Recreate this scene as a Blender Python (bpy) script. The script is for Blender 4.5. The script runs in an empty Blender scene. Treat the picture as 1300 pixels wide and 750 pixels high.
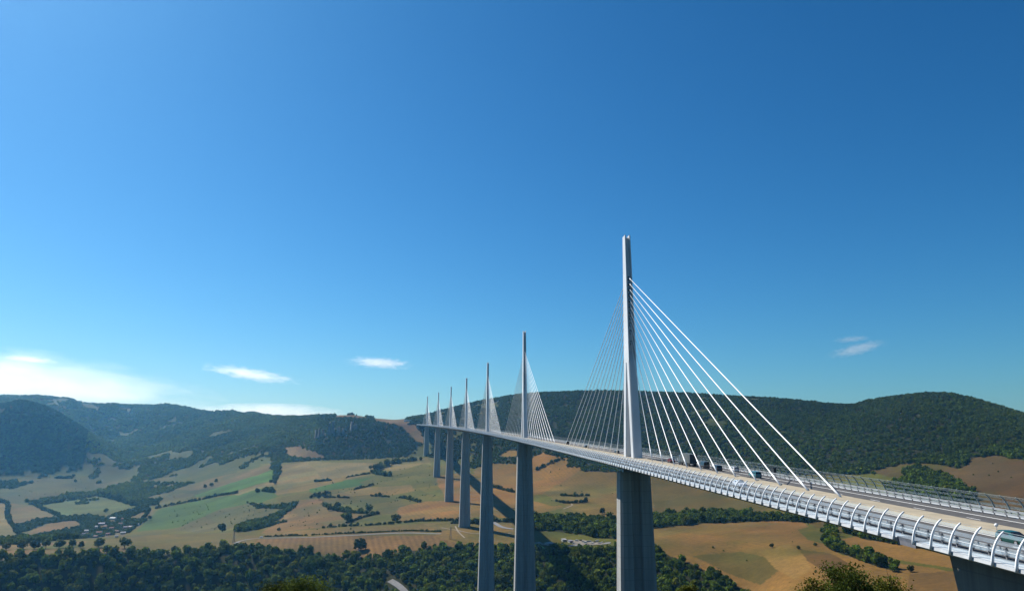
import bpy, math, random
import numpy as np

random.seed(7)
rng = np.random.default_rng(11)
SC = bpy.context.scene
COL = SC.collection
rad = math.radians

# ------------------------------------------------------------------ camera model (solved from the bridge's known spans)
W, H = 1300.0, 750.0
FOC = 932.15
PITCH, YAW, ROLL = rad(11.42694), rad(-5.56795), rad(0.11989)
CAM = np.array([-75.256, -286.224, 5.557])
_cy, _sy = math.cos(YAW), math.sin(YAW)
FWD = np.array([-_sy * math.cos(PITCH), _cy * math.cos(PITCH), math.sin(PITCH)])
_r = np.array([_cy, _sy, 0.0])
_u = np.cross(_r, FWD)
RGT = _r * math.cos(ROLL) + _u * math.sin(ROLL)
UPV = -_r * math.sin(ROLL) + _u * math.cos(ROLL)


def proj(P):
    d = np.asarray(P, float) - CAM
    z = d @ FWD
    z = np.where(np.abs(z) < 1e-6, 1e-6, z)
    return W / 2 + FOC * (d @ RGT) / z, H / 2 - FOC * (d @ UPV) / z, z


def ray(px, py):
    """direction with unit horizontal length, for arrays of photo pixels"""
    px = np.asarray(px, float)[..., None]
    py = np.asarray(py, float)[..., None]
    d = FWD + RGT * ((px - W / 2) / FOC) - UPV * ((py - H / 2) / FOC)
    return d / np.linalg.norm(d[..., :2], axis=-1, keepdims=True)


# ------------------------------------------------------------------ helpers
class MB:
    def __init__(self):
        self.v, self.f, self.m = [], [], []
        self.n = 0

    def add(self, v, f, m=0):
        b = self.n
        self.v.extend([tuple(map(float, q)) for q in v])
        self.n += len(v)
        self.f.extend([tuple(i + b for i in q) for q in f])
        self.m.extend([m] * len(f))

    def hexa(self, c, m=0):
        """8 corners: bottom 4 (ccw from above), top 4"""
        self.add(c, [(3, 2, 1, 0), (4, 5, 6, 7), (0, 1, 5, 4), (1, 2, 6, 5), (2, 3, 7, 6), (3, 0, 4, 7)], m)

    def box(self, x0, x1, y0, y1, z0, z1, m=0):
        self.hexa([(x0, y0, z0), (x1, y0, z0), (x1, y1, z0), (x0, y1, z0),
                   (x0, y0, z1), (x1, y0, z1), (x1, y1, z1), (x0, y1, z1)], m)

    def rings(self, rings, m=0, cap=True, closed=True):
        k = len(rings[0])
        v = [p for r in rings for p in r]
        f = []
        for i in range(len(rings) - 1):
            for j in range(k if closed else k - 1):
                a, b = i * k + j, i * k + (j + 1) % k
                f.append((a, b, b + k, a + k))
        if cap and closed:
            f.append(tuple(reversed(range(k))))
            f.append(tuple(range((len(rings) - 1) * k, len(rings) * k)))
        self.add(v, f, m)

    def tube(self, path, r, n=6, m=0, cap=True):
        path = [np.asarray(p, float) for p in path]
        rs = r if isinstance(r, (list, tuple)) else [r] * len(path)
        rg = []
        for i, p in enumerate(path):
            t = path[min(i + 1, len(path) - 1)] - path[max(i - 1, 0)]
            t = t / (np.linalg.norm(t) + 1e-9)
            ref = np.array([0, 0, 1.0]) if abs(t[2]) < .9 else np.array([1.0, 0, 0])
            a = np.cross(ref, t); a /= np.linalg.norm(a)
            b = np.cross(t, a)
            rg.append([p + rs[i] * (math.cos(q) * a + math.sin(q) * b)
                       for q in [2 * math.pi * j / n for j in range(n)]])
        self.rings(rg, m, cap)

    def build(self, name, mats, parent=None, smooth=False):
        me = bpy.data.meshes.new(name)
        me.from_pydata(self.v, [], self.f)
        mats = mats if isinstance(mats, (list, tuple)) else [mats]
        for q in mats:
            me.materials.append(q)
        if len(mats) > 1:
            me.polygons.foreach_set('material_index', self.m)
        if smooth:
            me.polygons.foreach_set('use_smooth', [True] * len(self.f))
        me.update()
        o = bpy.data.objects.new(name, me)
        COL.objects.link(o)
        if parent is not None:
            o.parent = parent
        return o


def np_mesh(name, V, F, mats, mi=None, attrs=None, smooth=False):
    """fast mesh; V (n,3), F (m,k) all the same k; attrs {name: (n,3) or (n,) array per vertex}"""
    me = bpy.data.meshes.new(name)
    V = np.ascontiguousarray(V, np.float32)
    F = np.ascontiguousarray(F, np.int32)
    k = F.shape[1]
    me.vertices.add(len(V)); me.vertices.foreach_set('co', V.ravel())
    me.loops.add(F.size); me.loops.foreach_set('vertex_index', F.ravel())
    me.polygons.add(len(F))
    me.polygons.foreach_set('loop_start', np.arange(0, F.size, k, dtype=np.int32))
    for q in mats:
        me.materials.append(q)
    if mi is not None:
        me.polygons.foreach_set('material_index', np.ascontiguousarray(mi, np.int32))
    if smooth:
        me.polygons.foreach_set('use_smooth', np.ones(len(F), bool))
    for nm, A in (attrs or {}).items():
        A = np.asarray(A, np.float32)
        if A.ndim == 2:
            at = me.attributes.new(nm, 'FLOAT_COLOR', 'POINT')
            at.data.foreach_set('color', np.concatenate([A, np.ones((len(A), 1), np.float32)], 1).ravel())
        else:
            at = me.attributes.new(nm, 'FLOAT', 'POINT')
            at.data.foreach_set('value', A)
    me.update(calc_edges=True)
    me.validate()
    return me


def link(name, me, parent=None):
    o = bpy.data.objects.new(name, me)
    COL.objects.link(o)
    if parent is not None:
        o.parent = parent
    return o


def empty(name, loc=(0, 0, 0), rz=0.0):
    o = bpy.data.objects.new(name, None)
    COL.objects.link(o)
    o.location = tuple(map(float, loc)); o.rotation_euler = (0, 0, rz)
    return o


def tag(o, label=None, cat=None, group=None, kind=None):
    if label: o['label'] = label
    if cat: o['category'] = cat
    if group: o['group'] = group
    if kind: o['kind'] = kind
    return o


def hsh(ix, iy, s):
    h = (ix.astype(np.int64) * 374761393 + iy.astype(np.int64) * 668265263 + s * 974634777) & 0xffffffff
    h = ((h ^ (h >> 13)) * 1274126177) & 0xffffffff
    return ((h ^ (h >> 16)) & 0xffff) / 65535.0


def vnoise(x, y, s=0):
    xi, yi = np.floor(x), np.floor(y)
    fx, fy = x - xi, y - yi
    fx, fy = fx * fx * (3 - 2 * fx), fy * fy * (3 - 2 * fy)
    a, b = hsh(xi, yi, s), hsh(xi + 1, yi, s)
    c, d = hsh(xi, yi + 1, s), hsh(xi + 1, yi + 1, s)
    return (a * (1 - fx) + b * fx) * (1 - fy) + (c * (1 - fx) + d * fx) * fy


def fbm(x, y, sc, oct=4, s=0):
    r = np.zeros_like(x); a = 1.0; t = 0.0
    for i in range(oct):
        r += a * (vnoise(x / sc, y / sc, s + i * 17) - .5); t += a
        a *= .5; sc *= .5
    return 2 * r / t


# ------------------------------------------------------------------ materials
def new_mat(name):
    m = bpy.data.materials.new(name)
    m.use_nodes = True
    nt = m.node_tree
    return m, nt, nt.nodes['Principled BSDF'], nt.nodes['Material Output']


def N(nt, typ, **kw):
    n = nt.nodes.new(typ)
    for k, v in kw.items():
        if k.startswith('i_'):
            key = k[2:]
            key = int(key) if key.isdigit() else key.replace('_', ' ')
            n.inputs[key].default_value = v
        else:
            setattr(n, k, v)
    return n


def mixc(nt, fac, a, b, blend='MIX'):
    n = nt.nodes.new('ShaderNodeMix'); n.data_type = 'RGBA'; n.blend_type = blend
    for inp, v in ((n.inputs[0], fac), (n.inputs[6], a), (n.inputs[7], b)):
        if hasattr(v, 'is_output'):
            nt.links.new(v, inp)
        else:
            inp.default_value = v if not isinstance(v, tuple) else (*v[:3], 1)
    return n.outputs[2]


def noise(nt, scale, coord='Object', detail=4, rough=.6, vec=None):
    tc = nt.nodes.new('ShaderNodeTexCoord')
    n = N(nt, 'ShaderNodeTexNoise', i_Scale=scale, i_Detail=detail, i_Roughness=rough)
    nt.links.new(vec if vec is not None else tc.outputs[coord], n.inputs['Vector'])
    return n.outputs['Fac']


def ramp(nt, fac, lo, hi, a=0.0, b=1.0):
    n = N(nt, 'ShaderNodeMapRange', i_1=lo, i_2=hi, i_3=a, i_4=b)
    nt.links.new(fac, n.inputs[0])
    return n.outputs[0]


def plain(name, col, rough=.6, var=.15, scale=1.0, metal=0.0, dark=None, spec=.4):
    """painted or mineral surface with uneven tone"""
    m, nt, b, out = new_mat(name)
    f = noise(nt, scale)
    d = dark or tuple(c * (1 - 2 * var) for c in col)
    l = tuple(min(1, c * (1 + var)) for c in col)
    nt.links.new(mixc(nt, ramp(nt, f, .3, .7), d, l), b.inputs['Base Color'])
    b.inputs['Roughness'].default_value = rough
    b.inputs['Metallic'].default_value = metal
    b.inputs['Specular IOR Level'].default_value = spec
    return m


def concrete_mat(name, col, lift=4.0):
    """board-marked concrete: pour lines every few metres, run-off streaks, blotches"""
    m, nt, b, out = new_mat(name)
    tc = nt.nodes.new('ShaderNodeTexCoord')
    mp = N(nt, 'ShaderNodeMapping'); mp.inputs['Scale'].default_value = (.55, .55, .018)
    nt.links.new(tc.outputs['Object'], mp.inputs[0])
    streak = noise(nt, 1.0, vec=mp.outputs[0], detail=5)
    blotch = noise(nt, .12, detail=5)
    sep = nt.nodes.new('ShaderNodeSeparateXYZ'); nt.links.new(tc.outputs['Object'], sep.inputs[0])
    d = N(nt, 'ShaderNodeMath', operation='DIVIDE'); d.inputs[1].default_value = lift
    nt.links.new(sep.outputs[2], d.inputs[0])
    fl = N(nt, 'ShaderNodeMath', operation='FLOOR'); nt.links.new(d.outputs[0], fl.inputs[0])
    wn = N(nt, 'ShaderNodeTexWhiteNoise', noise_dimensions='1D'); nt.links.new(fl.outputs[0], wn.inputs['W'])
    fr = N(nt, 'ShaderNodeMath', operation='FRACT'); nt.links.new(d.outputs[0], fr.inputs[0])
    lin = N(nt, 'ShaderNodeMath', operation='LESS_THAN'); lin.inputs[1].default_value = .06
    nt.links.new(fr.outputs[0], lin.inputs[0])
    c = mixc(nt, ramp(nt, streak, .3, .7), tuple(q * .55 for q in col), tuple(q * 1.15 for q in col))
    c = mixc(nt, ramp(nt, blotch, .35, .7, 0, .5), c, tuple(q * .72 for q in col))
    c = mixc(nt, ramp(nt, wn.outputs['Value'], 0, 1, 0, .5), c, tuple(q * .8 for q in col))
    c = mixc(nt, ramp(nt, lin.outputs[0], 0, 1, 0, .5), c, tuple(q * .55 for q in col))
    nt.links.new(c, b.inputs['Base Color'])
    b.inputs['Roughness'].default_value = .85
    return m


def leaf_mat(name, use_obj=False, base=(.05, .085, .02), trans=.35, var=.55):
    """foliage; tint from the mesh attribute 'col' or per object"""
    m, nt, b, out = new_mat(name)
    if use_obj:
        oi = nt.nodes.new('ShaderNodeObjectInfo')
        c = mixc(nt, oi.outputs['Random'], tuple(q * (1 - var) for q in base), tuple(q * (1 + var) for q in base))
        wn = N(nt, 'ShaderNodeTexWhiteNoise', noise_dimensions='1D'); nt.links.new(oi.outputs['Random'], wn.inputs['W'])
        c = mixc(nt, ramp(nt, wn.outputs['Value'], .55, 1.0, 0, .75), c, (base[0] * 2.0, base[1] * 1.35, base[2] * 1.2))
        at = N(nt, 'ShaderNodeAttribute', attribute_name='col')
        c = mixc(nt, 1.0, c, at.outputs['Color'], 'MULTIPLY')
    else:
        at = N(nt, 'ShaderNodeAttribute', attribute_name='col')
        c = at.outputs['Color']
    nt.links.new(c, b.inputs['Base Color'])
    b.inputs['Roughness'].default_value = .8
    b.inputs['Specular IOR Level'].default_value = .06
    if trans > 0:
        t = nt.nodes.new('ShaderNodeBsdfTranslucent')
        nt.links.new(c, t.inputs['Color'])
        mx = N(nt, 'ShaderNodeMixShader', i_0=trans)
        nt.links.new(b.outputs[0], mx.inputs[1]); nt.links.new(t.outputs[0], mx.inputs[2])
        nt.links.new(mx.outputs[0], out.inputs['Surface'])
    return m


def terrain_mat():
    m, nt, b, out = new_mat('hillside_ground')
    at = N(nt, 'ShaderNodeAttribute', attribute_name='col')
    st = N(nt, 'ShaderNodeAttribute', attribute_name='furrow')
    tc = nt.nodes.new('ShaderNodeTexCoord')
    c = at.outputs['Color']
    n1 = noise(nt, .012, detail=6); n2 = noise(nt, .16, detail=6, rough=.75)
    c = mixc(nt, ramp(nt, n1, .3, .7, .0, .8), c, mixc(nt, 1.0, c, (.62, .70, .60), 'MULTIPLY'))
    c = mixc(nt, ramp(nt, n2, .35, .7, .0, .85), c, mixc(nt, 1.0, c, (.54, .54, .50), 'MULTIPLY'))
    # drill rows, gently bent, only where the attribute says so
    mp = N(nt, 'ShaderNodeMapping'); mp.inputs['Rotation'].default_value = (0, 0, rad(-9))
    nt.links.new(tc.outputs['Object'], mp.inputs[0])
    wv = N(nt, 'ShaderNodeTexWave', i_Scale=.034, i_Distortion=1.2, i_Detail=2.0)
    wv.inputs['Detail Scale'].default_value = .4
    nt.links.new(mp.outputs[0], wv.inputs['Vector'])
    mm = N(nt, 'ShaderNodeMath', operation='MULTIPLY')
    nt.links.new(wv.outputs['Fac'], mm.inputs[0]); nt.links.new(st.outputs['Fac'], mm.inputs[1])
    c = mixc(nt, mm.outputs[0], c, mixc(nt, 1.0, c, (.62, .60, .58), 'MULTIPLY'))
    nt.links.new(c, b.inputs['Base Color'])
    b.inputs['Roughness'].default_value = .95
    b.inputs['Specular IOR Level'].default_value = .1
    return m


def screen_mat(name, tint, opac):
    """clear acrylic strip: mostly see-through, a bit of milky scatter and sky gloss"""
    m, nt, b, out = new_mat(name)
    b.inputs['Base Color'].default_value = (*tint, 1)
    b.inputs['Roughness'].default_value = .2
    b.inputs['Specular IOR Level'].default_value = .4
    t = nt.nodes.new('ShaderNodeBsdfTransparent'); t.inputs[0].default_value = (.93, .96, .97, 1)
    f = noise(nt, .35, detail=3)
    mx = nt.nodes.new('ShaderNodeMixShader')
    nt.links.new(ramp(nt, f, .3, .7, opac * .75, opac * 1.25), mx.inputs[0])
    nt.links.new(t.outputs[0], mx.inputs[1]); nt.links.new(b.outputs[0], mx.inputs[2])
    nt.links.new(mx.outputs[0], out.inputs['Surface'])
    return m


def glass_mat():
    m, nt, b, out = new_mat('dark_car_glass')
    b.inputs['Base Color'].default_value = (.012, .015, .018, 1)
    b.inputs['Roughness'].default_value = .06
    return m


M = {}
M['terrain'] = terrain_mat()
M['white'] = plain('white_painted_steel', (.66, .67, .68), .4, .05, .3)
M['pylon'] = plain('white_pylon_paint', (.60, .61, .615), .42, .07, .08)
M['cable'] = plain('white_cable_sheath', (.88, .88, .87), .4, .03, .5)
M['steel'] = plain('pale_grey_deck_steel', (.42, .44, .46), .5, .12, .2)
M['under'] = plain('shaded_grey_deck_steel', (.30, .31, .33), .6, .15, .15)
M['asphalt'] = plain('worn_asphalt', (.062, .060, .060), .9, .2, .6)
M['beige'] = plain('beige_median_concrete', (.30, .255, .18), .85, .10, .35)
M['cornice'] = plain('pale_grey_cornice_paint', (.46, .475, .49), .55, .12, .4)
M['slot_shade'] = plain('dark_anchor_slot_shade', (.03, .032, .035), .8, .1, 1)
M['line'] = plain('white_road_paint', (.7, .7, .68), .7, .1, 2)
M['rail'] = plain('galvanised_rail', (.36, .38, .39), .45, .1, 1.2, metal=.35)
M['railpost'] = plain('dark_galvanised_post', (.16, .16, .17), .6, .15, 1.5)
M['greenpost'] = plain('grey_green_steel', (.22, .27, .27), .5, .12, 1)
M['concrete'] = concrete_mat('pier_concrete', (.33, .33, .315))
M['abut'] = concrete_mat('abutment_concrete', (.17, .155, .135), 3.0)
M['acryl'] = screen_mat('clear_acrylic', (.50, .58, .66), .125)
M['acryl2'] = screen_mat('clear_acrylic_far', (.30, .37, .37), .30)
M['tyre'] = plain('black_rubber', (.02, .02, .02), .85, .2, 6)
M['alloy'] = plain('wheel_alloy', (.5, .5, .52), .35, .1, 5, metal=.6)
M['glass'] = glass_mat()
M['lamp'] = plain('clear_lamp_lens', (.75, .76, .78), .15, .04, 8)
M['redlamp'] = plain('red_lamp_lens', (.35, .02, .02), .25, .1, 8)
M['trunk'] = plain('brown_bark', (.10, .075, .05), .95, .25, 3)
M['leafA'] = leaf_mat('leaves_of_the_mass', False, trans=.35)
M['leafO'] = leaf_mat('leaves_of_one_tree', True, (.062, .098, .007))
M['leafH'] = leaf_mat('leaves_of_hedge_and_field_trees', True, (.040, .060, .009))
M['leafN'] = leaf_mat('yellowing_oak_leaves', True, (.058, .080, .012), .25, .4)
M['rock'] = plain('grey_limestone', (.25, .235, .22), .95, .3, .06)
M['road'] = plain('pale_valley_road', (.13, .13, .135), .9, .12, .15)
M['track'] = plain('chalk_farm_track', (.18, .15, .11), .95, .15, .2)
M['lattice'] = plain('grey_lattice_steel', (.16, .17, .18), .6, .12, .6)


def paint(name, col):
    m, nt, b, out = new_mat(name)
    f = noise(nt, 1.5)
    nt.links.new(mixc(nt, f, tuple(q * .9 for q in col), tuple(min(1, q * 1.1) for q in col)), b.inputs['Base Color'])
    b.inputs['Roughness'].default_value = .28
    b.inputs['Coat Weight'].default_value = .5
    return m


# ------------------------------------------------------------------ the terrain: knots of each valley profile
# every knot is a line across the valley: breakpoints (photo column, distance in m, row where its ground lies)
def knot(*p):
    a = np.array(p, float)
    return a[np.argsort(a[:, 0])]


def zk(*p):            # same with heights instead of rows
    return ('z', knot(*p))


KN = [
    zk((650, 0, 3.9)), zk((650, 6, 3.7)), zk((650, 16, 1.6)), zk((650, 32, -4)), zk((650, 62, -15)),
    zk((650, 115, -34)),
    zk((650, 290, -104)),
    zk((0, 640, -246), (900, 640, -246), (1010, 500, -200), (1300, 480, -190)),
    zk((0, 760, -250), (900, 750, -248), (1010, 590, -205), (1300, 560, -195)),
    zk((0, 1085, -246), (230, 1075, -243), (400, 1010, -226), (500, 985, -216), (590, 975, -210), (620, 972, -207), (800, 930, -205), (950, 800, -190), (1010, 680, -172), (1300, 640, -165)),
    # crest of the wooded slope
    ('r', knot((0, 1235, 712), (100, 1235, 704), (160, 1235, 700), (210, 1235, 703), (260, 1230, 697), (325, 1215, 695),
               (380, 1200, 701), (450, 1190, 712), (510, 1190, 701), (560, 1195, 694), (605, 1190, 694), (700, 1150, 699),
               (760, 1145, 698), (830, 1100, 696), (895, 1000, 713), (950, 930, 738), (1007, 830, 749), (1060, 800, 752),
               (1300, 760, 756))),
    # near plateau
    ('r', knot((-200, 1480, 696), (0, 1480, 690), (110, 1480, 684), (200, 1480, 680), (295, 1450, 677.5), (400, 1380, 676),
               (500, 1340, 672), (589, 1312, 668.3), (690, 1290, 672), (760, 1280, 672), (850, 1230, 672), (1000, 1040, 690),
               (1150, 920, 712), (1300, 880, 720))),
    ('r', knot((-200, 1900, 697), (0, 1900, 693), (100, 1880, 687), (200, 1850, 680), (290, 1750, 669), (330, 1700, 662),
               (400, 1620, 655), (500, 1630, 647), (570, 1653, 635.6), (700, 1560, 642), (850, 1520, 648), (1000, 1300, 663),
               (1150, 1180, 672), (1300, 1120, 668))),
    ('r', knot((-200, 2500, 660), (0, 2500, 655), (145, 2450, 646), (250, 2250, 638), (330, 2080, 626), (450, 2000, 614),
               (554, 1994, 604.6), (700, 1850, 613), (850, 1780, 617), (1000, 1600, 625), (1150, 1480, 618), (1300, 1420, 608))),
    # foot of the forested hills
    ('r', knot((-200, 3180, 612), (0, 3180, 608), (110, 3150, 606), (160, 2980, 612), (250, 2800, 600), (330, 2600, 588),
               (400, 2450, 583), (470, 2400, 581), (541, 2334, 577.6), (600, 2150, 590), (700, 1960, 594), (900, 1800, 601),
               (1100, 1680, 600), (1200, 1620, 595), (1300, 1580, 586))),
    # spur in front (left) or middle of the slope
    ('r', knot((-200, 3600, 535), (-60, 3600, 525), (0, 3600, 519), (32, 3600, 512), (57, 3580, 517), (82, 3550, 532), (107, 3500, 549),
               (130, 3480, 567), (146, 3450, 584), (170, 3450, 588), (200, 3450, 580), (250, 3350, 568), (330, 3000, 562),
               (400, 2600, 562), (470, 2500, 557), (530, 2470, 558), (560, 2420, 556), (600, 2360, 556), (700, 2160, 549),
               (900, 2010, 550), (1100, 1910, 550), (1300, 1780, 556))),
    ('r', knot((-200, 4150, 540), (0, 4150, 542), (57, 4150, 545), (107, 4120, 560), (146, 4100, 573), (200, 4000, 562), (250, 3850, 552),
               (330, 3350, 546), (440, 2640, 540), (500, 2560, 541.5), (530, 2560, 541.5), (560, 2520, 545), (600, 2500, 535),
               (700, 2300, 521), (900, 2150, 523), (1100, 2050, 528), (1180, 2000, 522), (1300, 1920, 541))),
    # skyline
    ('r', knot((-300, 5200, 512), (0, 5200, 503), (50, 5200, 503), (85, 5200, 506), (105, 5200, 512), (145, 5200, 517),
               (190, 5200, 518), (240, 5000, 519.5), (255, 4900, 523), (290, 4600, 528), (330, 4000, 529), (380, 3300, 530),
               (420, 2900, 528), (450, 2850, 527.5), (465, 2850, 530), (500, 2850, 534), (540, 2900, 530), (560, 2900, 525),
               (585, 2840, 518.5), (615, 2750, 510.5), (650, 2620, 503), (690, 2500, 499), (740, 2450, 498), (800, 2400, 498),
               (850, 2400, 500), (930, 2400, 505), (1000, 2350, 509), (1030, 2330, 512), (1060, 2300, 515), (1086, 2290, 515),
               (1097, 2290, 510), (1130, 2280, 505), (1180, 2250, 500), (1205, 2240, 500), (1240, 2220, 508), (1270, 2200, 517),
               (1300, 2160, 527), (1400, 2100, 556))),
]
XS = np.arange(-900, 2201, 5.0)
az_l, D_l, z_l = [], [], []
for kind, t in KN:
    Dv = np.interp(XS, t[:, 0], t[:, 1])
    if kind == 'r':
        pyv = np.interp(XS, t[:, 0], t[:, 2])
        d = ray(XS, pyv)
        zz = CAM[2] + d[:, 2] * Dv
    else:
        zz = np.interp(XS, t[:, 0], t[:, 2])
        d = ray(XS, np.full_like(XS, 620.0))
    a = np.arctan2(d[:, 0], d[:, 1])
    az_l.append(a); D_l.append(Dv); z_l.append(zz)

# azimuth samples (clockwise from +Y), fine inside the view
azc = math.atan2(FWD[0], FWD[1])
fine = np.arctan2(ray(np.arange(-170, 1470, 1.55), np.full(len(np.arange(-170, 1470, 1.55)), 610.0))[:, 0],
                  ray(np.arange(-170, 1470, 1.55), np.full(len(np.arange(-170, 1470, 1.55)), 610.0))[:, 1])
lo = np.linspace(azc - math.pi, fine[0], 90)[:-1]
hi = np.linspace(fine[-1], azc + math.pi, 90)[1:]
AZ = np.concatenate([lo, fine, hi])
DS = np.concatenate([np.array([0.5, 3, 6, 9, 12, 16, 20, 25, 32, 40, 50, 62, 75, 90, 105, 120, 140, 165, 190, 220, 255, 290, 330, 370,
                               410, 450, 490, 530, 570, 610]),
                     np.arange(640, 850, 9.0), np.arange(850, 2620, 4.0), np.arange(2620, 3300, 9.0),
                     np.arange(3300, 5500, 22.0), np.array([5600, 5800, 6100, 6600, 7200, 7900, 8600])])
nA, nD = len(AZ), len(DS)


def smooth1(a, w):
    k = np.hanning(w + 2)[1:-1]; k /= k.sum()
    return np.convolve(np.pad(a, w // 2, mode='edge'), k, mode='valid')


KD = np.stack([np.interp(AZ, a, d) for a, d in zip(az_l, D_l)], 1)
KZ = np.stack([np.interp(AZ, a, z) for a, z in zip(az_l, z_l)], 1)
for i in range(len(KN)):
    w = 9 if i >= len(KN) - 1 else 21
    KD[:, i] = smooth1(KD[:, i], w); KZ[:, i] = smooth1(KZ[:, i], w)
# behind the skyline and the far rim of the sheet
KD = np.concatenate([KD, KD[:, -1:] + 350, KD[:, -1:] + 1500, np.full((nA, 1), 8700.0)], 1)
KZ = np.concatenate([KZ, KZ[:, -1:] - 10, KZ[:, -1:] - 90, KZ[:, -1:] * 0 + 20], 1)
nK = KD.shape[1]


def pchip_all():
    Z = np.zeros((nA, nD))
    for i in range(nA):
        x, y = KD[i], KZ[i]
        h = np.diff(x); dl = np.diff(y) / h
        m = np.zeros(nK)
        w1 = 2 * h[1:] + h[:-1]; w2 = h[1:] + 2 * h[:-1]
        ok = dl[:-1] * dl[1:] > 0
        with np.errstate(divide='ignore', invalid='ignore'):
            hm = (w1 + w2) / (w1 / dl[:-1] + w2 / dl[1:])
        m[1:-1] = np.where(ok, hm, 0); m[0] = dl[0]; m[-1] = dl[-1]
        k = np.clip(np.searchsorted(x, DS) - 1, 0, nK - 2)
        t = np.clip((DS - x[k]) / h[k], 0, 1)
        Z[i] = ((1 + 2 * t) * (1 - t) ** 2 * y[k] + t * (1 - t) ** 2 * h[k] * m[k]
                + t * t * (3 - 2 * t) * y[k + 1] + t * t * (t - 1) * h[k] * m[k + 1])
    return Z


TZ = pchip_all()
TX = CAM[0] + np.sin(AZ)[:, None] * DS[None]
TY = CAM[1] + np.cos(AZ)[:, None] * DS[None]
# behind the viewer: a quiet plateau a little below the viewpoint
rel = np.abs(AZ - azc)
bw = np.clip((rel - rad(62)) / rad(30), 0, 1)[:, None]; bw = bw * bw * (3 - 2 * bw)
back = np.interp(DS, [0, 6, 16, 40, 90, 300, 3000, 9000], [3.9, 3.7, 1.4, -13, -22, -24, -10, 20])[None]
TZ = TZ * (1 - bw) + back * bw
# relief: gullies on the forested slopes, small waves in the fields
footD, ridgeD = KD[:, len(KN) - 4][:, None], KD[:, len(KN) - 1][:, None]
tt = np.clip((DS[None] - footD) / 150, 0, 1) * np.clip((ridgeD + 300 - DS[None]) / 300, 0.25, 1)
gul = (1 - 2.6 * np.abs(fbm(TX, TY, 620, 4, 5))) * .75 + .5 * fbm(TX, TY, 210, 3, 6)
TZ += tt * (gul * np.clip(DS[None] / 3000, .55, 1.6) * 22) * np.clip((ridgeD - DS[None]) / 250 + .12, .12, 1)
fieldw = np.clip((DS[None] - 1050) / 150, 0, 1) * (1 - np.clip((DS[None] - footD + 100) / 150, 0, 1))
TZ += fieldw * fbm(TX, TY, 160, 3, 9) * 1.6
slopew = np.clip((DS[None] - 120) / 200, 0, 1) * (1 - np.clip((DS[None] - 1000) / 100, 0, 1))
TZ += slopew * fbm(TX, TY, 140, 3, 13) * 5


def ground(x, y):
    """terrain height at world points (bilinear on the polar sheet)"""
    x = np.atleast_1d(np.asarray(x, float)); y = np.atleast_1d(np.asarray(y, float))
    dx, dy = x - CAM[0], y - CAM[1]
    D = np.hypot(dx, dy); a = np.arctan2(dx, dy)
    a = np.where(a < AZ[0], a + 2 * math.pi, np.where(a > AZ[-1], a - 2 * math.pi, a))
    i = np.clip(np.searchsorted(AZ, a) - 1, 0, nA - 2); j = np.clip(np.searchsorted(DS, D) - 1, 0, nD - 2)
    u = np.clip((a - AZ[i]) / (AZ[i + 1] - AZ[i]), 0, 1); v = np.clip((D - DS[j]) / (DS[j + 1] - DS[j]), 0, 1)
    return (TZ[i, j] * (1 - u) + TZ[i + 1, j] * u) * (1 - v) + (TZ[i, j + 1] * (1 - u) + TZ[i + 1, j + 1] * u) * v


def hit(px, py, dmin=560.0):
    """first ground point seen through a photo pixel, beyond dmin"""
    d = ray(px, py)
    d = d.reshape(3)
    Dm = np.concatenate([np.arange(dmin, 2700, 2.0), np.arange(2700, 5600, 6.0)])
    P = CAM[None] + d[None] * Dm[:, None]
    g = ground(P[:, 0], P[:, 1])
    k = np.nonzero(P[:, 2] <= g)[0]
    k = k[0] if len(k) else len(Dm) - 1
    return np.array([P[k, 0], P[k, 1], g[k]])


# ------------------------------------------------------------------ ground colours: fields, tracks, woods
def inpoly(px, py, poly):
    p = np.array(poly, float); n = len(p)
    r = np.zeros(px.shape, bool)
    j = n - 1
    for i in range(n):
        c = ((p[i, 1] > py) != (p[j, 1] > py))
        with np.errstate(divide='ignore', invalid='ignore'):
            xi = (p[j, 0] - p[i, 0]) * (py - p[i, 1]) / (p[j, 1] - p[i, 1]) + p[i, 0]
        r ^= c & (px < xi)
        j = i
    return r


def srgb(r, g, b):
    return np.array([((c / 255) / 12.92 if c < 10 else ((c / 255 + .055) / 1.055) ** 2.4) for c in (r, g, b)])


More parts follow.
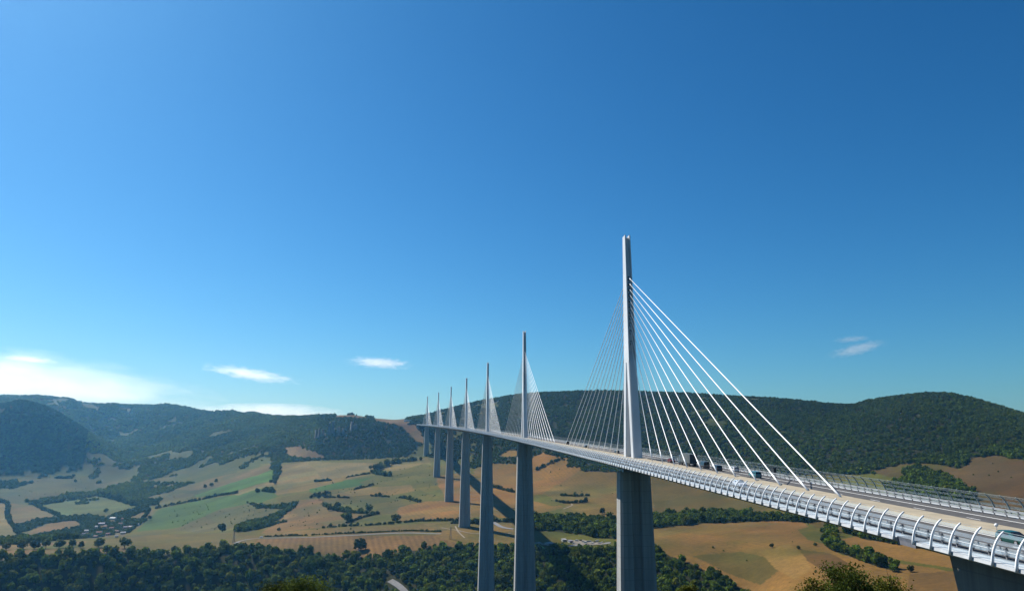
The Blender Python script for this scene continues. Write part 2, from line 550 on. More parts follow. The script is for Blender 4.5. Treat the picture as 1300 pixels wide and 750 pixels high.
PX, PY, PZ = proj(np.stack([TX, TY, TZ], -1))
PX = np.where(PZ > 1, PX, -9999); PY = np.where(PZ > 1, PY, -9999)
wob = fbm(TX, TY, 60, 3, 21)
QX = PX + wob * 3.4
QY = PY + fbm(TX, TY, 60, 4, 22) * 1.3
FOREST = np.array([.034, .042, .016])
STUB, TAN, PALE, OLIVE, DRY, GREEN, BROWN, SCRUB = ((.195, .120, .055), (.150, .106, .062), (.152, .134, .086), (.092, .096, .026),
                                                (.150, .115, .055), (.044, .110, .022), (.106, .087, .055), (.080, .085, .050))
PASTURE, DARKBROWN, LIGHTSTUB, UPPER = (.078, .080, .030), (.098, .062, .034), (.205, .138, .070), (.078, .054, .034)
FIELDS = [  # colour, rows, outline (photo pixels, laid on the ground)
    (OLIVE, 0, [(300, 590), (560, 570), (700, 580), (1020, 610), (1120, 640), (1100, 690), (600, 690), (300, 690)]),
    (PALE, 0, [(357, 590), (400, 585), (480, 588), (520, 585), (540, 580), (548, 590), (505, 597), (478, 597), (440, 604), (390, 612), (345, 618), (340, 622), (300, 632), (290, 634), (345, 612), (354, 604)]),
    (DRY, 0, [(345, 618), (390, 612), (440, 604), (470, 602), (430, 612), (400, 622), (350, 628), (345, 626)]),
    (GREEN, 0, [(392, 621), (440, 609), (478, 606), (460, 615), (420, 622), (395, 626)]),
    (OLIVE, 0, [(455, 612), (505, 597), (540, 588), (552, 592), (556, 604), (562, 632), (530, 636), (505, 628), (480, 622)]),
    (DRY, 0, [(418, 628), (455, 620), (520, 615), (526, 622), (500, 628), (455, 630)]),
    (PASTURE, 0, [(405, 636), (440, 630), (470, 628), (530, 636), (508, 643), (500, 655), (440, 665), (430, 668), (395, 667), (440, 655), (480, 650), (478, 644), (410, 640)]),
    (TAN, 0, [(380, 634), (408, 632), (410, 640), (455, 652), (474, 655), (440, 666), (330, 677), (352, 663), (364, 650)]),
    (STUB, .3, [(505, 652), (507, 643), (540, 636), (575, 635), (655, 643), (650, 657), (612, 656), (570, 659), (508, 661)]),
    (STUB, 0, [(552, 604), (590, 600), (617, 606), (660, 622), (668, 642), (640, 645), (566, 636), (558, 618)]),
    (STUB, .25, [(600, 604), (617, 587), (660, 586), (690, 574), (735, 585), (737, 596), (690, 627), (677, 628), (628, 618), (612, 612)]),
    (STUB, 0, [(636, 578), (645, 571), (660, 572), (658, 578), (645, 581)]),
    (TAN, 0, [(600, 600), (606, 594), (617, 590), (612, 604)]),
    (DRY, .2, [(690, 627), (738, 594), (786, 590), (1010, 622), (1000, 640), (880, 653), (780, 656), (712, 657), (718, 640)]),
    ((.088, .076, .032), 0, [(828, 596), (1040, 622), (1000, 642), (960, 650), (830, 655)]),
    (STUB, 0, [(655, 633), (712, 640), (716, 645), (690, 650), (668, 652), (655, 648)]),
    (OLIVE, 0, [(655, 628), (690, 628), (716, 640), (700, 641), (660, 632)]),
    (TAN, .6, [(322, 685), (335, 683), (480, 679), (560, 679), (640, 682), (640, 700), (545, 696), (500, 705), (452, 714), (420, 706), (380, 698), (322, 692)]),
    (DRY, 0, [(560, 668), (650, 668), (660, 700), (600, 697), (552, 680)]),
    ((.130, .106, .052), 0, [(335, 676), (440, 669), (610, 660), (655, 660), (655, 668), (560, 674), (480, 678), (335, 681)]),
    # left valley
    ((.048, .100, .026), 0, [(202, 646), (250, 636), (300, 628), (345, 617), (352, 630), (325, 641), (253, 661), (215, 671), (172, 674)]),
    ((.050, .125, .026), 0, [(248, 628), (325, 602), (346, 595), (347, 609), (325, 614), (296, 624.5), (253, 631)]),
    (BROWN, 0, [(223, 621), (268, 607), (325, 594), (345, 588), (345, 594), (325, 603), (276, 618), (243, 623)]),
    (PALE, 0, [(291, 627), (325, 616), (346, 611), (346, 615), (325, 621), (304, 628)]),
    (SCRUB, 0, [(182, 642), (223, 626), (248, 626), (243, 631), (208, 642)]),
    (SCRUB, 0, [(215, 673), (278, 646), (325, 638), (352, 640), (340, 656), (325, 666), (253, 675)]),
    ((.070, .100, .044), 0, [(48, 641), (124, 630), (172, 642), (165, 650), (89, 656)]),
    ((.056, .074, .044), 0, [(-40, 612), (0, 616), (15, 621), (40, 637), (13, 640), (0, 634), (-40, 634)]),
    (BROWN, 0, [(13, 638), (40, 641), (71, 656), (23, 666), (11, 660)]),
    (PALE, 0, [(-40, 636), (0, 638), (11, 641), (9, 659), (28, 684), (0, 688), (-40, 690)]),
    (TAN, 0, [(30, 679), (52, 668), (73, 661), (95, 661), (104, 664), (99, 669), (51, 681)]),
    ((.062, .070, .040), 0, [(10, 606), (30, 591), (76, 606), (114, 628), (76, 633), (38, 636)]),
    (BROWN, 0, [(160, 657), (172, 649), (190, 646), (196, 648), (188, 657), (170, 660)]),
    ((.112, .096, .040), 0, [(106, 688), (177, 680), (294, 676), (330, 680), (322, 695), (200, 697), (177, 697), (106, 697)]),
    (TAN, 0, [(-40, 708), (0, 698), (63, 696), (157, 694), (170, 697), (157, 701), (60, 708), (0, 714)]),
    (TAN, 0, [(-40, 697), (0, 691), (110, 686), (110, 690), (0, 697)]),
    # right of the near pier
    (STUB, .22, [(780, 690), (780, 672), (828, 668), (880, 662), (960, 660), (1020, 662), (1045, 680), (1068, 704), (1120, 712), (1180, 720), (1230, 730), (1320, 760), (1320, 800), (1000, 800), (940, 745), (880, 716), (830, 696)]),
    ((.098, .080, .032), 0, [(880, 705), (940, 700), (970, 706), (990, 722), (965, 742), (930, 730)]),
    (OLIVE, 0, [(1012, 672), (1030, 667), (1050, 682), (1045, 690), (1025, 685)]),
    (DARKBROWN, 0, [(1018, 697), (1053, 701), (1078, 715), (1062, 735), (1025, 712)]),
    (LIGHTSTUB, 0, [(965, 700), (1000, 690), (1018, 700), (1030, 722), (1010, 735), (985, 722)]),
    (STUB, 0, [(1068, 684), (1100, 678), (1200, 690), (1216, 722), (1150, 712), (1090, 700)]),
    ((.128, .080, .045), 0, [(1155, 728), (1212, 724), (1330, 740), (1330, 800), (1140, 800)]),
    ((.090, .072, .030), 0, [(1000, 655), (1040, 660), (1120, 672), (1100, 679), (1050, 676), (1030, 665)]),
    (UPPER, 0, [(1106, 597), (1150, 588), (1190, 588), (1217, 596), (1233, 581), (1265, 578), (1330, 590), (1330, 650), (1235, 645), (1200, 612), (1155, 615)]),
]
# bands of woodland and scrub on the ground (photo pixels)
WOODS = [
    [(655, 655), (690, 655), (700, 658), (780, 658), (786, 669), (700, 668), (655, 668)],
    [(690, 664), (740, 662), (786, 668), (786, 684), (758, 682), (735, 678), (700, 674), (672, 672)],
    [(826, 655), (880, 652), (895, 649), (945, 651), (1000, 655), (1040, 661), (1030, 663), (962, 661), (890, 664), (826, 671)],
    [(1042, 672), (1053, 670), (1066, 680), (1064, 690), (1086, 702), (1110, 706), (1145, 722), (1140, 727), (1105, 716), (1062, 700), (1050, 693)],
    [(1070, 676), (1105, 676), (1200, 688), (1195, 694), (1140, 690), (1100, 684)],
    [(1148, 594), (1170, 593), (1200, 602), (1236, 624), (1240, 640), (1150, 640), (1120, 616), (1146, 610)],
    [(617, 579), (640, 580), (662, 579), (662, 588), (617, 588)],
    [(720, 583), (750, 585), (748, 592), (720, 592)],
    [(590, 572), (617, 572), (617, 585), (604, 594), (590, 594)],
    [(300, 668), (312, 662), (345, 655), (372, 640), (376, 644), (356, 658), (336, 668), (315, 675), (300, 675)],
    [(344, 588), (358, 586), (356, 600), (350, 612), (344, 612)],
    [(312, 638), (340, 642), (366, 640), (380, 636), (370, 646), (330, 645)],
    # left valley bottom and village
    [(118, 606), (150, 590), (215, 596), (260, 598), (330, 586), (330, 592), (270, 604), (222, 620), (200, 640), (182, 643), (160, 636), (124, 629)],
    [(20, 668), (40, 660), (80, 656), (110, 654), (130, 657), (150, 652), (185, 640), (190, 647), (160, 658), (186, 660), (182, 664), (160, 676), (120, 682), (0, 692), (0, 682), (30, 684), (60, 676), (105, 668), (98, 660), (60, 664), (30, 676)],
    [(170, 603), (205, 601), (225, 612), (190, 620), (172, 616)],
    [(-60, 590), (0, 595), (30, 590), (12, 606), (20, 622), (0, 616), (-60, 612)],
]
CLEAR = [  # bare gaps in the forest: plateau top, scar, cliffs
    [(473, 530.5), (515, 527), (519, 536), (512, 541), (480, 536)],
    [(360, 568), (380, 566), (398, 572), (415, 580), (400, 582), (366, 578)],
    [(510, 539), (528, 538), (536, 552), (538, 562), (528, 560), (520, 550)],
    [(426, 526), (465, 527), (466, 531), (428, 529.5)],
]
ROADS_ = []
DD = np.broadcast_to(DS[None], PX.shape)
vis = (PX > -250) & (PX < 1550) & (DD > 640)
valley = vis & (DD < footD + 20)
Ccol = np.empty(PX.shape + (3,)); Ccol[:] = FOREST
Furr = np.zeros(PX.shape)
wood = np.zeros(PX.shape, bool)
crestD = KD[:, 10][:, None]
Ccol[valley & (DD > crestD)] = OLIVE
Ccol[valley & (PX < 350) & (DD > 2350)] = (.052, .066, .028)
for col, fr, poly in FIELDS:
    m_ = valley & (DD > crestD - 60) & inpoly(QX, QY, poly)
    Ccol[m_] = np.array(col) * (1 + .0 * fr)
    Furr[m_] = fr
wood |= vis & (DD > footD - 10)
wood |= (DD > 180) & (DD < crestD) & (rel[:, None] < rad(60))
# the open field on the right reaches below the crest
for poly in (FIELDS[36][2],):
    wood &= ~(inpoly(QX, QY, poly) & (DD > 620) & (DD < 1500))
patch = fbm(TX, TY, 110, 4, 51)
for k_, poly in enumerate(WOODS):
    m_ = vis & (DD > crestD - 40) & inpoly(QX, QY, poly)
    if k_ in (12, 14, 15):
        Ccol[m_] = SCRUB
        m_ = m_ & (patch > -.12)
    wood |= m_
for poly in CLEAR:
    m_ = vis & inpoly(QX, QY, poly) & (DD > 1900)
    wood &= ~m_
    Ccol[m_] = (.130, .090, .062)
# upper right pasture
m_ = vis & inpoly(QX, QY, FIELDS[-1][2]) & (DD > 900) & (DD < 1800)
wood &= ~m_; Ccol[m_] = FIELDS[-1][0]
for k_ in (5,):
    m_ = vis & inpoly(QX, QY, WOODS[k_]) & (DD > 900); wood |= m_
for m_poly in FIELDS[10:13] + FIELDS[21:23]:
    m_ = vis & inpoly(QX, QY, m_poly[2]) & (DD > 1500) & (DD < 3000)
    wood &= ~m_; Ccol[m_] = m_poly[0]
for k_ in (6, 7, 8):
    wood |= vis & inpoly(QX, QY, WOODS[k_]) & (DD > 1500)
# gaps for the village lanes and gardens
VILLAGE = ((143.7, 659, 6), (129, 666, 6), (122.5, 670, 4), (111, 675, 5), (126, 677, 6), (134.5, 669.5, 5), (141.5, 671.5, 5), (148.5, 675.5, 5),
           (155.8, 677.5, 5), (153, 666, 4), (155.5, 660, 3), (159, 670.5, 5), (167, 670, 6), (175, 667, 4), (148, 682, 4), (121.5, 682, 5), (106, 679, 4), (137, 679, 5))
for vx, vy, vr_ in VILLAGE:
    m_ = (np.hypot(PX - vx, (PY - vy - .6) * 2.0) < vr_ * .9) & (DD > 1500) & (DD < 3000)
    wood &= ~m_; Ccol[m_] = (.10, .088, .066)
m_ = vis & (PX < 345) & (PY > 566) & (PY < 612) & (DD > 2500) & (DD < 4000) & wood & (patch + .012 * (PY - 590) > .02)
wood &= ~m_; Ccol[m_] = np.array([.055, .070, .032])
wood |= vis & (PX < 126) & (PY > 588) & (PY < 640) & (DD > 2400) & (DD < 3300) & (patch > .20)
clear_n = fbm(TX, TY, 260, 5, 61) + .5 * fbm(TX, TY, 60, 3, 62)
m_ = wood & (DD > 2700) & (PX < 520) & (clear_n > .43)
m_ &= ~((PX < 160) & (DD < 3900))
m_ |= wood & (DD > 3900) & (PX < 300) & (DD < ridgeD - 120) & (clear_n > .36)
m_ |= wood & (DD > 1900) & (PX > 520) & (clear_n > .56) & (DD < ridgeD - 60)
wood &= ~m_; Ccol[m_] = np.array([.050, .066, .024])
wood &= DD < ridgeD + 260
Ccol[wood] = FOREST * (.55 + .2 * fbm(TX, TY, 90, 3, 31)[wood][:, None])
vr = fbm(TX, TY, 200, 4, 41)[..., None]
ua = TX * .93 + TY * .36 + 26 * fbm(TX, TY, 300, 2, 81); va = -TX * .36 + TY * .93 + 26 * fbm(TX, TY, 300, 2, 82)
cell = hsh(np.floor(ua / 150), np.floor(va / 64 + .5 * np.floor(ua / 150)), 83)[..., None]
cell2 = hsh(np.floor(ua / 150), np.floor(va / 64 + .5 * np.floor(ua / 150)), 84)[..., None]
inv = ((DD > 1150) & (~wood))[..., None]
Ccol = np.where(inv, Ccol * (.84 + .32 * cell) * (1 + (cell2 - .5) * .16 * np.array([1.0, -.5, -1.0])), Ccol)
Ccol *= (1 + .22 * vr)
dry = fbm(TX, TY, 70, 5, 43)[..., None]
Ccol = Ccol * (1 + .34 * dry * np.array([1.0, .86, .6]))
wet = np.clip(fbm(TX, TY, 120, 4, 47)[..., None] * 2.2 - .35, 0, 1) * (~wood)[..., None] * .55
Ccol = Ccol * (1 - wet) + np.array([.056, .078, .022]) * wet
Ccol *= .90 * np.array([1.0, .86, .48])
idx = np.arange(nA * nD).reshape(nA, nD)
Fq = np.stack([idx[:-1, :-1], idx[:-1, 1:], idx[1:, 1:], idx[1:, :-1]], -1).reshape(-1, 4)
me = np_mesh('terrain', np.stack([TX, TY, TZ], -1).reshape(-1, 3), Fq[:, ::-1], [M['terrain']],
             attrs={'col': np.clip(Ccol, 0, 1).reshape(-1, 3), 'furrow': Furr.ravel()}, smooth=True)
# orientation: faces must look up
if me.polygons[len(me.polygons) // 2].normal.z < 0:
    me.flip_normals()
tag(link('terrain', me), 'rolling valley ground of stubble fields, pasture and wooded hillsides', kind='structure')

# ------------------------------------------------------------------ roads in the valley


def ribbon(name, pts, w, mat, label, lift=.5, dmin=560.0):
    P = [hit(x, y, dmin) for x, y in pts]
    Q = []
    for a, b in zip(P[:-1], P[1:]):
        n = max(2, int(np.hypot(*(b - a)[:2]) / 8))
        Q += [a + (b - a) * i / n for i in range(n)]
    Q.append(P[-1]); Q = np.array(Q)
    for _ in range(4):
        Q[1:-1] = (Q[:-2] + 2 * Q[1:-1] + Q[2:]) / 4
    t = np.gradient(Q[:, :2], axis=0); t /= np.linalg.norm(t, axis=1, keepdims=True) + 1e-9
    nrm = np.stack([-t[:, 1], t[:, 0]], 1)
    rows = []
    for k in (-.5, -.17, .17, .5):
        q = Q[:, :2] + nrm * w * k
        z = ground(q[:, 0], q[:, 1]) + lift
        rows.append(np.column_stack([q, z]))
    mb = MB()
    n = len(Q)
    V = np.concatenate(rows)
    F = [(k * n + i, k * n + i + 1, (k + 1) * n + i + 1, (k + 1) * n + i) for k in range(3) for i in range(n - 1)]
    mb.add(V, F)
    o = mb.build(name, mat)
    return tag(o, label, kind='structure')


ribbon('road', [(298, 690), (306, 686), (318, 684), (332, 682.3), (360, 682.6), (420, 680.5), (480, 677.5), (520, 676.3), (560, 677.5)], 5, M['road'],
       'pale valley road curving along the top of the striped field')
ribbon('road', [(622, 661.5), (628, 663), (632, 667), (640, 670.5), (652, 671.5)], 9, M['road'], 'pale roundabout approach road behind the tall piers')
ribbon('road', [(495, 737), (503, 741.5), (512, 748), (520, 760)], 9, M['road'], 'grey road emerging from the wooded slope at the bottom edge')
ribbon('road', [(655, 685), (690, 691.5), (720, 693), (750, 691), (775, 689)], 9, M['road'], 'pale access road along the valley car park')
ribbon('track', [(560, 670), (600, 678), (648, 677)], 2.4, M['track'], 'thin farm track crossing the dry field under the bridge')
ribbon('track', [(578, 668), (582, 676), (590, 683)], 2.6, M['track'], 'short chalk track by the foot of a pier')
ribbon('track', [(715, 646), (728, 641), (722, 637), (700, 634)], 3.2, M['track'], 'looping farm track between two hedges')

# ------------------------------------------------------------------ the viaduct
GR, RC = .030361, -18640.9
HTOP = 88.6


def frame(s):
    th = s / RC
    o = np.array([RC * (1 - math.cos(th)), RC * math.sin(th), GR * s])
    return o, np.array([math.cos(th), -math.sin(th), 0.0]), np.array([math.sin(th), math.cos(th), 0.0])


def dk(s, lat=0.0, z=0.0):
    o, r, t = frame(s)
    return o + r * lat + np.array([0, 0, z])


def drot(s):            # rotation about z of the deck frame
    return -s / RC


S0, S1 = -300.0, 2262.0
SS = list(np.arange(S0, -60, 4.0)) + list(np.arange(-60, 600, 8.0)) + list(np.arange(600, S1 + 1, 18.0))


def sweep(mb, prof, ss=SS, m=0, closed=True):
    mb.rings([[dk(s, l, z) for l, z in prof] for s in ss], m, cap=True, closed=closed)


bridge = empty('viaduct', dk(0, 0, 0))
IB = bridge.location.copy()


def under(o, parent):
    """parent while keeping world geometry that was modelled in world space"""
    o.parent = parent
    return o


bridge.location = (0, 0, 0)
tag(bridge, 'long white cable-stayed road viaduct on seven tall concrete piers', 'bridge')

SD = [s for s in SS if s >= -196]
mb = MB()
sweep(mb, [(-13.9, -.06), (-13.9, -.45), (-12.5, -1.2), (-2.3, -4.2), (2.3, -4.2), (12.5, -1.2), (13.9, -.45), (13.9, -.06)], SD)
deck = mb.build('deck', M['under'], bridge)
for sd in (-1, 1):
    mb = MB()
    for a, b in ((S0, -197.6), (-193.4, S1)):
        ss = [a] + [s for s in SS if a + .5 < s < b - .5] + [b]
        sweep(mb, [(sd * 13.905, -.02), (sd * 15.92, -.10), (sd * 15.98, -.44), (sd * 15.7, -.62), (sd * 13.905, -.5)][::sd], ss)
    mb.build('cornice', M['cornice'], deck)
for sd in (-1, 1):
    mb = MB()
    sweep(mb, [(sd * 2.5, .0), (sd * 13.9, -.03), (sd * 13.9, -.055), (sd * 2.5, -.055)][::sd])
    cw = mb.build('carriageway', M['asphalt'], bridge)
    mb = MB()
    for lat, dash in ((3.15, 0), (6.7, 1), (10.3, 0)):
        if dash:
            for s in np.arange(-296, 900, 13.0):
                mb.hexa([dk(s, sd * lat - .09, .001), dk(s, sd * lat + .09, .001), dk(s + 3, sd * lat + .09, .001), dk(s + 3, sd * lat - .09, .001),
                         dk(s, sd * lat - .09, .012), dk(s, sd * lat + .09, .012), dk(s + 3, sd * lat + .09, .012), dk(s + 3, sd * lat - .09, .012)])
        else:
            sweep(mb, [(sd * lat - .13, -.001), (sd * lat + .13, -.001), (sd * lat + .13, .012), (sd * lat - .13, .012)])
    mb.build('lane_marking', M['line'], cw)
# raised beige median that carries masts and stays
mb = MB()
sweep(mb, [(-2.497, -.05), (2.497, -.05), (2.3, .62), (1.95, .66), (-1.95, .66), (-2.3, .62)])
mb.build('median', M['beige'], bridge)

# guard rails
for sd, lat in ((-1, 13.35), (1, 13.35)):
    mb = MB()
    for z0, z1 in ((.30, .60), (.82, 1.14)):
        sweep(mb, [(sd * lat - .05, z0), (sd * lat + .05, z0), (sd * lat + .05, z1), (sd * lat - .05, z1)])
    gr_ = mb.build('guard_rail', M['rail'], bridge)
    mb = MB()
    for s in np.concatenate([np.arange(-298, 100, 2.6), np.arange(100, 500, 5.0)]):
        a, r, t = frame(s)
        for z0, z1, w, e in ((-.02, 1.2, .10, .07), (.42, .62, .16, .22), (.9, 1.08, .16, .22)):
            c = dk(s, sd * (lat + .12))
            mb.hexa([c + r * x + t * y + np.array([0, 0, z]) for z in (z0, z1) for x, y in ((-e, -w), (e, -w), (e, w), (-e, w))])
    tag(mb.build('rail_posts', M['railpost'], gr_), kind='stuff')

# wind screens
POST_Z = np.linspace(0, 1, 9)


def post_curve(sd):
    """foot on the deck edge, leaning in over the road at the top"""
    return [curve_at(sd, u) for u in POST_Z]


def post_mesh(sd, s, mb, w=.12):
    a, r, t = frame(s)
    pts = post_curve(sd)
    rg = []
    for i, (l, z) in enumerate(pts):
        p = a + r * l + np.array([0, 0, z])
        q0, q1 = pts[max(i - 1, 0)], pts[min(i + 1, len(pts) - 1)]
        n = np.array([q1[0] - q0[0], q1[1] - q0[1]]); n /= np.linalg.norm(n)
        nn = r * n[1] * sd + np.array([0, 0, -n[0] * sd])        # outward normal of the curve
        d = .15 - .07 * i / (len(pts) - 1)
        rg.append([p + nn * d + t * w * .75, p + nn * d - t * w * .75, p - nn * d - t * w * .75, p - nn * d + t * w * .75])
    mb.rings(rg)


POSTS = list(np.arange(-197.5 - 3.33 * 30, -196, 3.33)) + list(np.arange(-193.5, S1, 3.33))
POSTS = [s for s in POSTS if s > S0]
near_s = [s for s in POSTS if -214.5 < s < 20][:64]
far_s = [s for s in POSTS if -181 < s < 60][:36]
RAILT = (.14, .35, .56, .77, .985)


def curve_at(sd, u):
    return (sd * (16.12 - 1.72 * u ** 1.7), -.42 + 3.42 * math.sin(u * 1.15) / math.sin(1.15))


for sd, single in ((-1, near_s), (1, far_s)):
    ws = empty('wind_screen'); ws.parent = bridge
    pm = M['white'] if sd < 0 else M['greenpost']
    mb = MB()
    for u0, u1 in ((.13, .235), (.325, .44), (.54, .66), (.77, .91)):      # curved slats with open gaps between
        pr = []
        for u in (u0, (u0 + u1) / 2, u1):
            pr.append(curve_at(sd, u))
        out = [(l + sd * .012, z) for l, z in pr]; inn = [(l - sd * .012, z) for l, z in pr]
        prof = out + inn[::-1]
        for a, b in ((S0, S1),):
            ss = [a] + [s for s in SS if a + .5 < s < b - .5] + [b]
            sweep(mb, prof if sd > 0 else prof[::-1], ss)
    mb.build('screen_panel', M['acryl'] if sd < 0 else M['acryl2'], ws)
    mb = MB()
    for u in (.975,):
        l, z = curve_at(sd, u)
        for a, b in ((S0, -197.5), (-193.5, S1)):
            ss = [a] + [s for s in SS if a + .5 < s < b - .5] + [b]
            sweep(mb, [(l - .015, z - .022), (l + .015, z - .022), (l + .015, z + .022), (l - .015, z + .022)], ss)
    mb.build('screen_rail', M['rail'] if sd < 0 else pm, ws)
    for s in single:
        mb = MB(); post_mesh(sd, s, mb, .12 if sd < 0 else .07); mb.build('screen_post', pm, ws, True)
    mb = MB()
    for s in POSTS:
        if s not in single:
            post_mesh(sd, s, mb, .12 if sd < 0 else .07)
    tag(mb.build('screen_posts', pm, ws), kind='stuff')
# the dark panel in the cornice gap at the expansion joint
mb = MB()
for sd in (-1,):
    pr = [(-15.7, -.9), (-15.75, .05), (-13.91, .05), (-13.91, -.9)]
    sweep(mb, pr, [-197.3, -195.5, -193.7])
mb.build('joint_cover', plain('grey_rubber_joint', (.15, .15, .17), .7, .1, 1), bridge)

# piers
PIERS = [(0, -106), (342, -257), (684, -236), (1026, -164), (1368, -157.0), (1710, -130.2), (2052, -91)]
for s, gz in PIERS:
    mb = MB()
    a, r, t = frame(s)
    top, bot = -4.9, gz - 9
    n = 24
    rg = []
    for i in range(n + 1):
        z = top + (bot - top) * i / n
        h = top - z
        w = (11.9 + .045 * h) / 2; d = (7.0 + .040 * h) / 2
        c = .9 + .004 * h; g = 1.3; gw = 1.5
        pr = [(-w, -d + c), (-w + c, -d), (-gw - .5, -d), (-gw, -d + g), (gw, -d + g), (gw + .5, -d), (w - c, -d), (w, -d + c),
              (w, d - c), (w - c, d), (gw + .5, d), (gw, d - g), (-gw, d - g), (-gw - .5, d), (-w + c, d), (-w, d - c)]
        rg.append([a + r * x + t * y + np.array([0, 0, z]) for x, y in pr])
    mb.rings(rg[::-1])
    p = mb.build('pier', M['concrete'], bridge)
    for x0, x1 in ((-4.2, -1.6), (1.6, 4.2)):
        mb = MB()
        mb.hexa([a + r * x + t * y + np.array([0, 0, z]) for z in (-4.93, -3.6) for x, y in ((x0, -1.6), (x1, -1.6), (x1, 1.6), (x0, 1.6))])
        mb.build('bearing_block', M['under'], p)

# pylons and stays
HST = np.array([71.9, 69.6, 67.3, 65.1, 62.8, 60.5, 58.1, 55.7, 53.0, 49.9, 45.6])
SCL = [1.0, 1.02, 1.012, 1.0, 1.0, 1.0, 1.0]
for (s, gz), k in zip(PIERS, SCL):
    a, r, t = frame(s)
    up = np.array([0, 0, 1.0])
    mb = MB()
    HJ = 38.0

    def pt(x, y, z):
        return a + r * x + t * y + up * z * k
    # two legs, one north one south, joined into one H-shaped mast
    for e in (-1, 1):
        rg = []
        for i in range(9):
            u = i / 8; z = .4 + (HJ - .4) * u
            cy = e * (5.85 * (1 - u) + 2.05 * u); hd = 1.9 + .0 * u; hw = 1.75 * (1 - u) + 1.55 * u
            cc = .35
            rg.append([pt(x, cy + y, z) for x, y in ((-hw, -hd + cc), (-hw + cc, -hd), (hw - cc, -hd), (hw, -hd + cc), (hw, hd - cc), (hw - cc, hd), (-hw + cc, hd), (-hw, hd - cc))])
        mb.rings(rg)
    rg = []
    for i in range(13):
        u = i / 12; z = HJ - .6 + (HTOP - HJ + .6) * u
        w = 1.52 * (1 - u) + 1.12 * u; d = 3.9 * (1 - u) + 2.0 * u; f = .42; q = .62 * d
        if i == 0:
            q = d * .98
        rg.append([pt(x, y, z) for x, y in ((-w, -d), (-w + f, -d), (-w + f, -q), (w - f, -q), (w - f, -d), (w, -d),
                                            (w, d), (w - f, d), (w - f, q), (-w + f, q), (-w + f, d), (-w, d))])
    rb = rg[:-1]
    mb.rings(rg, cap=False)
    # notched top: web stops below the side plates
    d = 2.0; w = 1.12; f = .42; q = .62 * d
    zt = HTOP
    for sx in (-1, 1):
        x0, x1 = sorted((sx * w, sx * (w - f)))
        mb.hexa([pt(x, y, z) for z in (zt, zt + 1.0) for x, y in ((x0, -d), (x1, -d), (x1, d), (x0, d))])
    mb.hexa([pt(x, y, z) for z in (zt - .5, zt + .02) for x, y in ((-w + f, -q), (w - f, -q), (w - f, q), (-w + f, q))])
    # short cross tie between the legs
    mb.hexa([pt(x, y, z) for z in (30.0, 31.6) for x, y in ((-1.1, -2.2), (1.1, -2.2), (1.1, 2.2), (-1.1, 2.2))])
    py_ = mb.build('pylon', M['pylon'], bridge)
    mb = MB()  # near-black boxes stand in for the shadow in each anchor slot
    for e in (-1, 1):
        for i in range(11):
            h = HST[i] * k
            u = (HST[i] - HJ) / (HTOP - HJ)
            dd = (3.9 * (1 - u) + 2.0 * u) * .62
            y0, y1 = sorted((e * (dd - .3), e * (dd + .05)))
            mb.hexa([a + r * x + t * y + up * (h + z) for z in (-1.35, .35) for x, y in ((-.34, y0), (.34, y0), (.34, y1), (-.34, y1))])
    mb.build('anchor_slot_shade', M['slot_shade'], py_)
    for e in (-1, 1):
        for i in range(11):
            sa = s + e * (151.6 - 12.51 * i)
            h = HST[i]
            u = (h - HJ) / (HTOP - HJ)
            dd = (3.9 * (1 - u) + 2.0 * u) * .62
            P0 = a + t * e * (dd - .1) + up * h * k
            P1 = dk(sa, 0, .64)
            v = P1 - P0
            mb = MB()
            mb.tube([P0, P0 + v * .02, P0 + v * .021, P1 - v / np.linalg.norm(v) * 4.5, P1 - v / np.linalg.norm(v) * 4.4, P1], [.22, .22, .125, .125, .2, .2], 8)
            mb.build('stay_cable', M['cable'], py_, True)

# north abutment
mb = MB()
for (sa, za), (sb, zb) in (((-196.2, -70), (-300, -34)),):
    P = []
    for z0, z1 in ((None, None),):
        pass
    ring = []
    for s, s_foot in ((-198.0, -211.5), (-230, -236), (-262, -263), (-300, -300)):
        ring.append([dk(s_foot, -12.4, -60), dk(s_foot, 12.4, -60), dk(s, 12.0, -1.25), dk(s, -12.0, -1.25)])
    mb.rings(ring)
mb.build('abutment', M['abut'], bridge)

# ------------------------------------------------------------------ vehicles


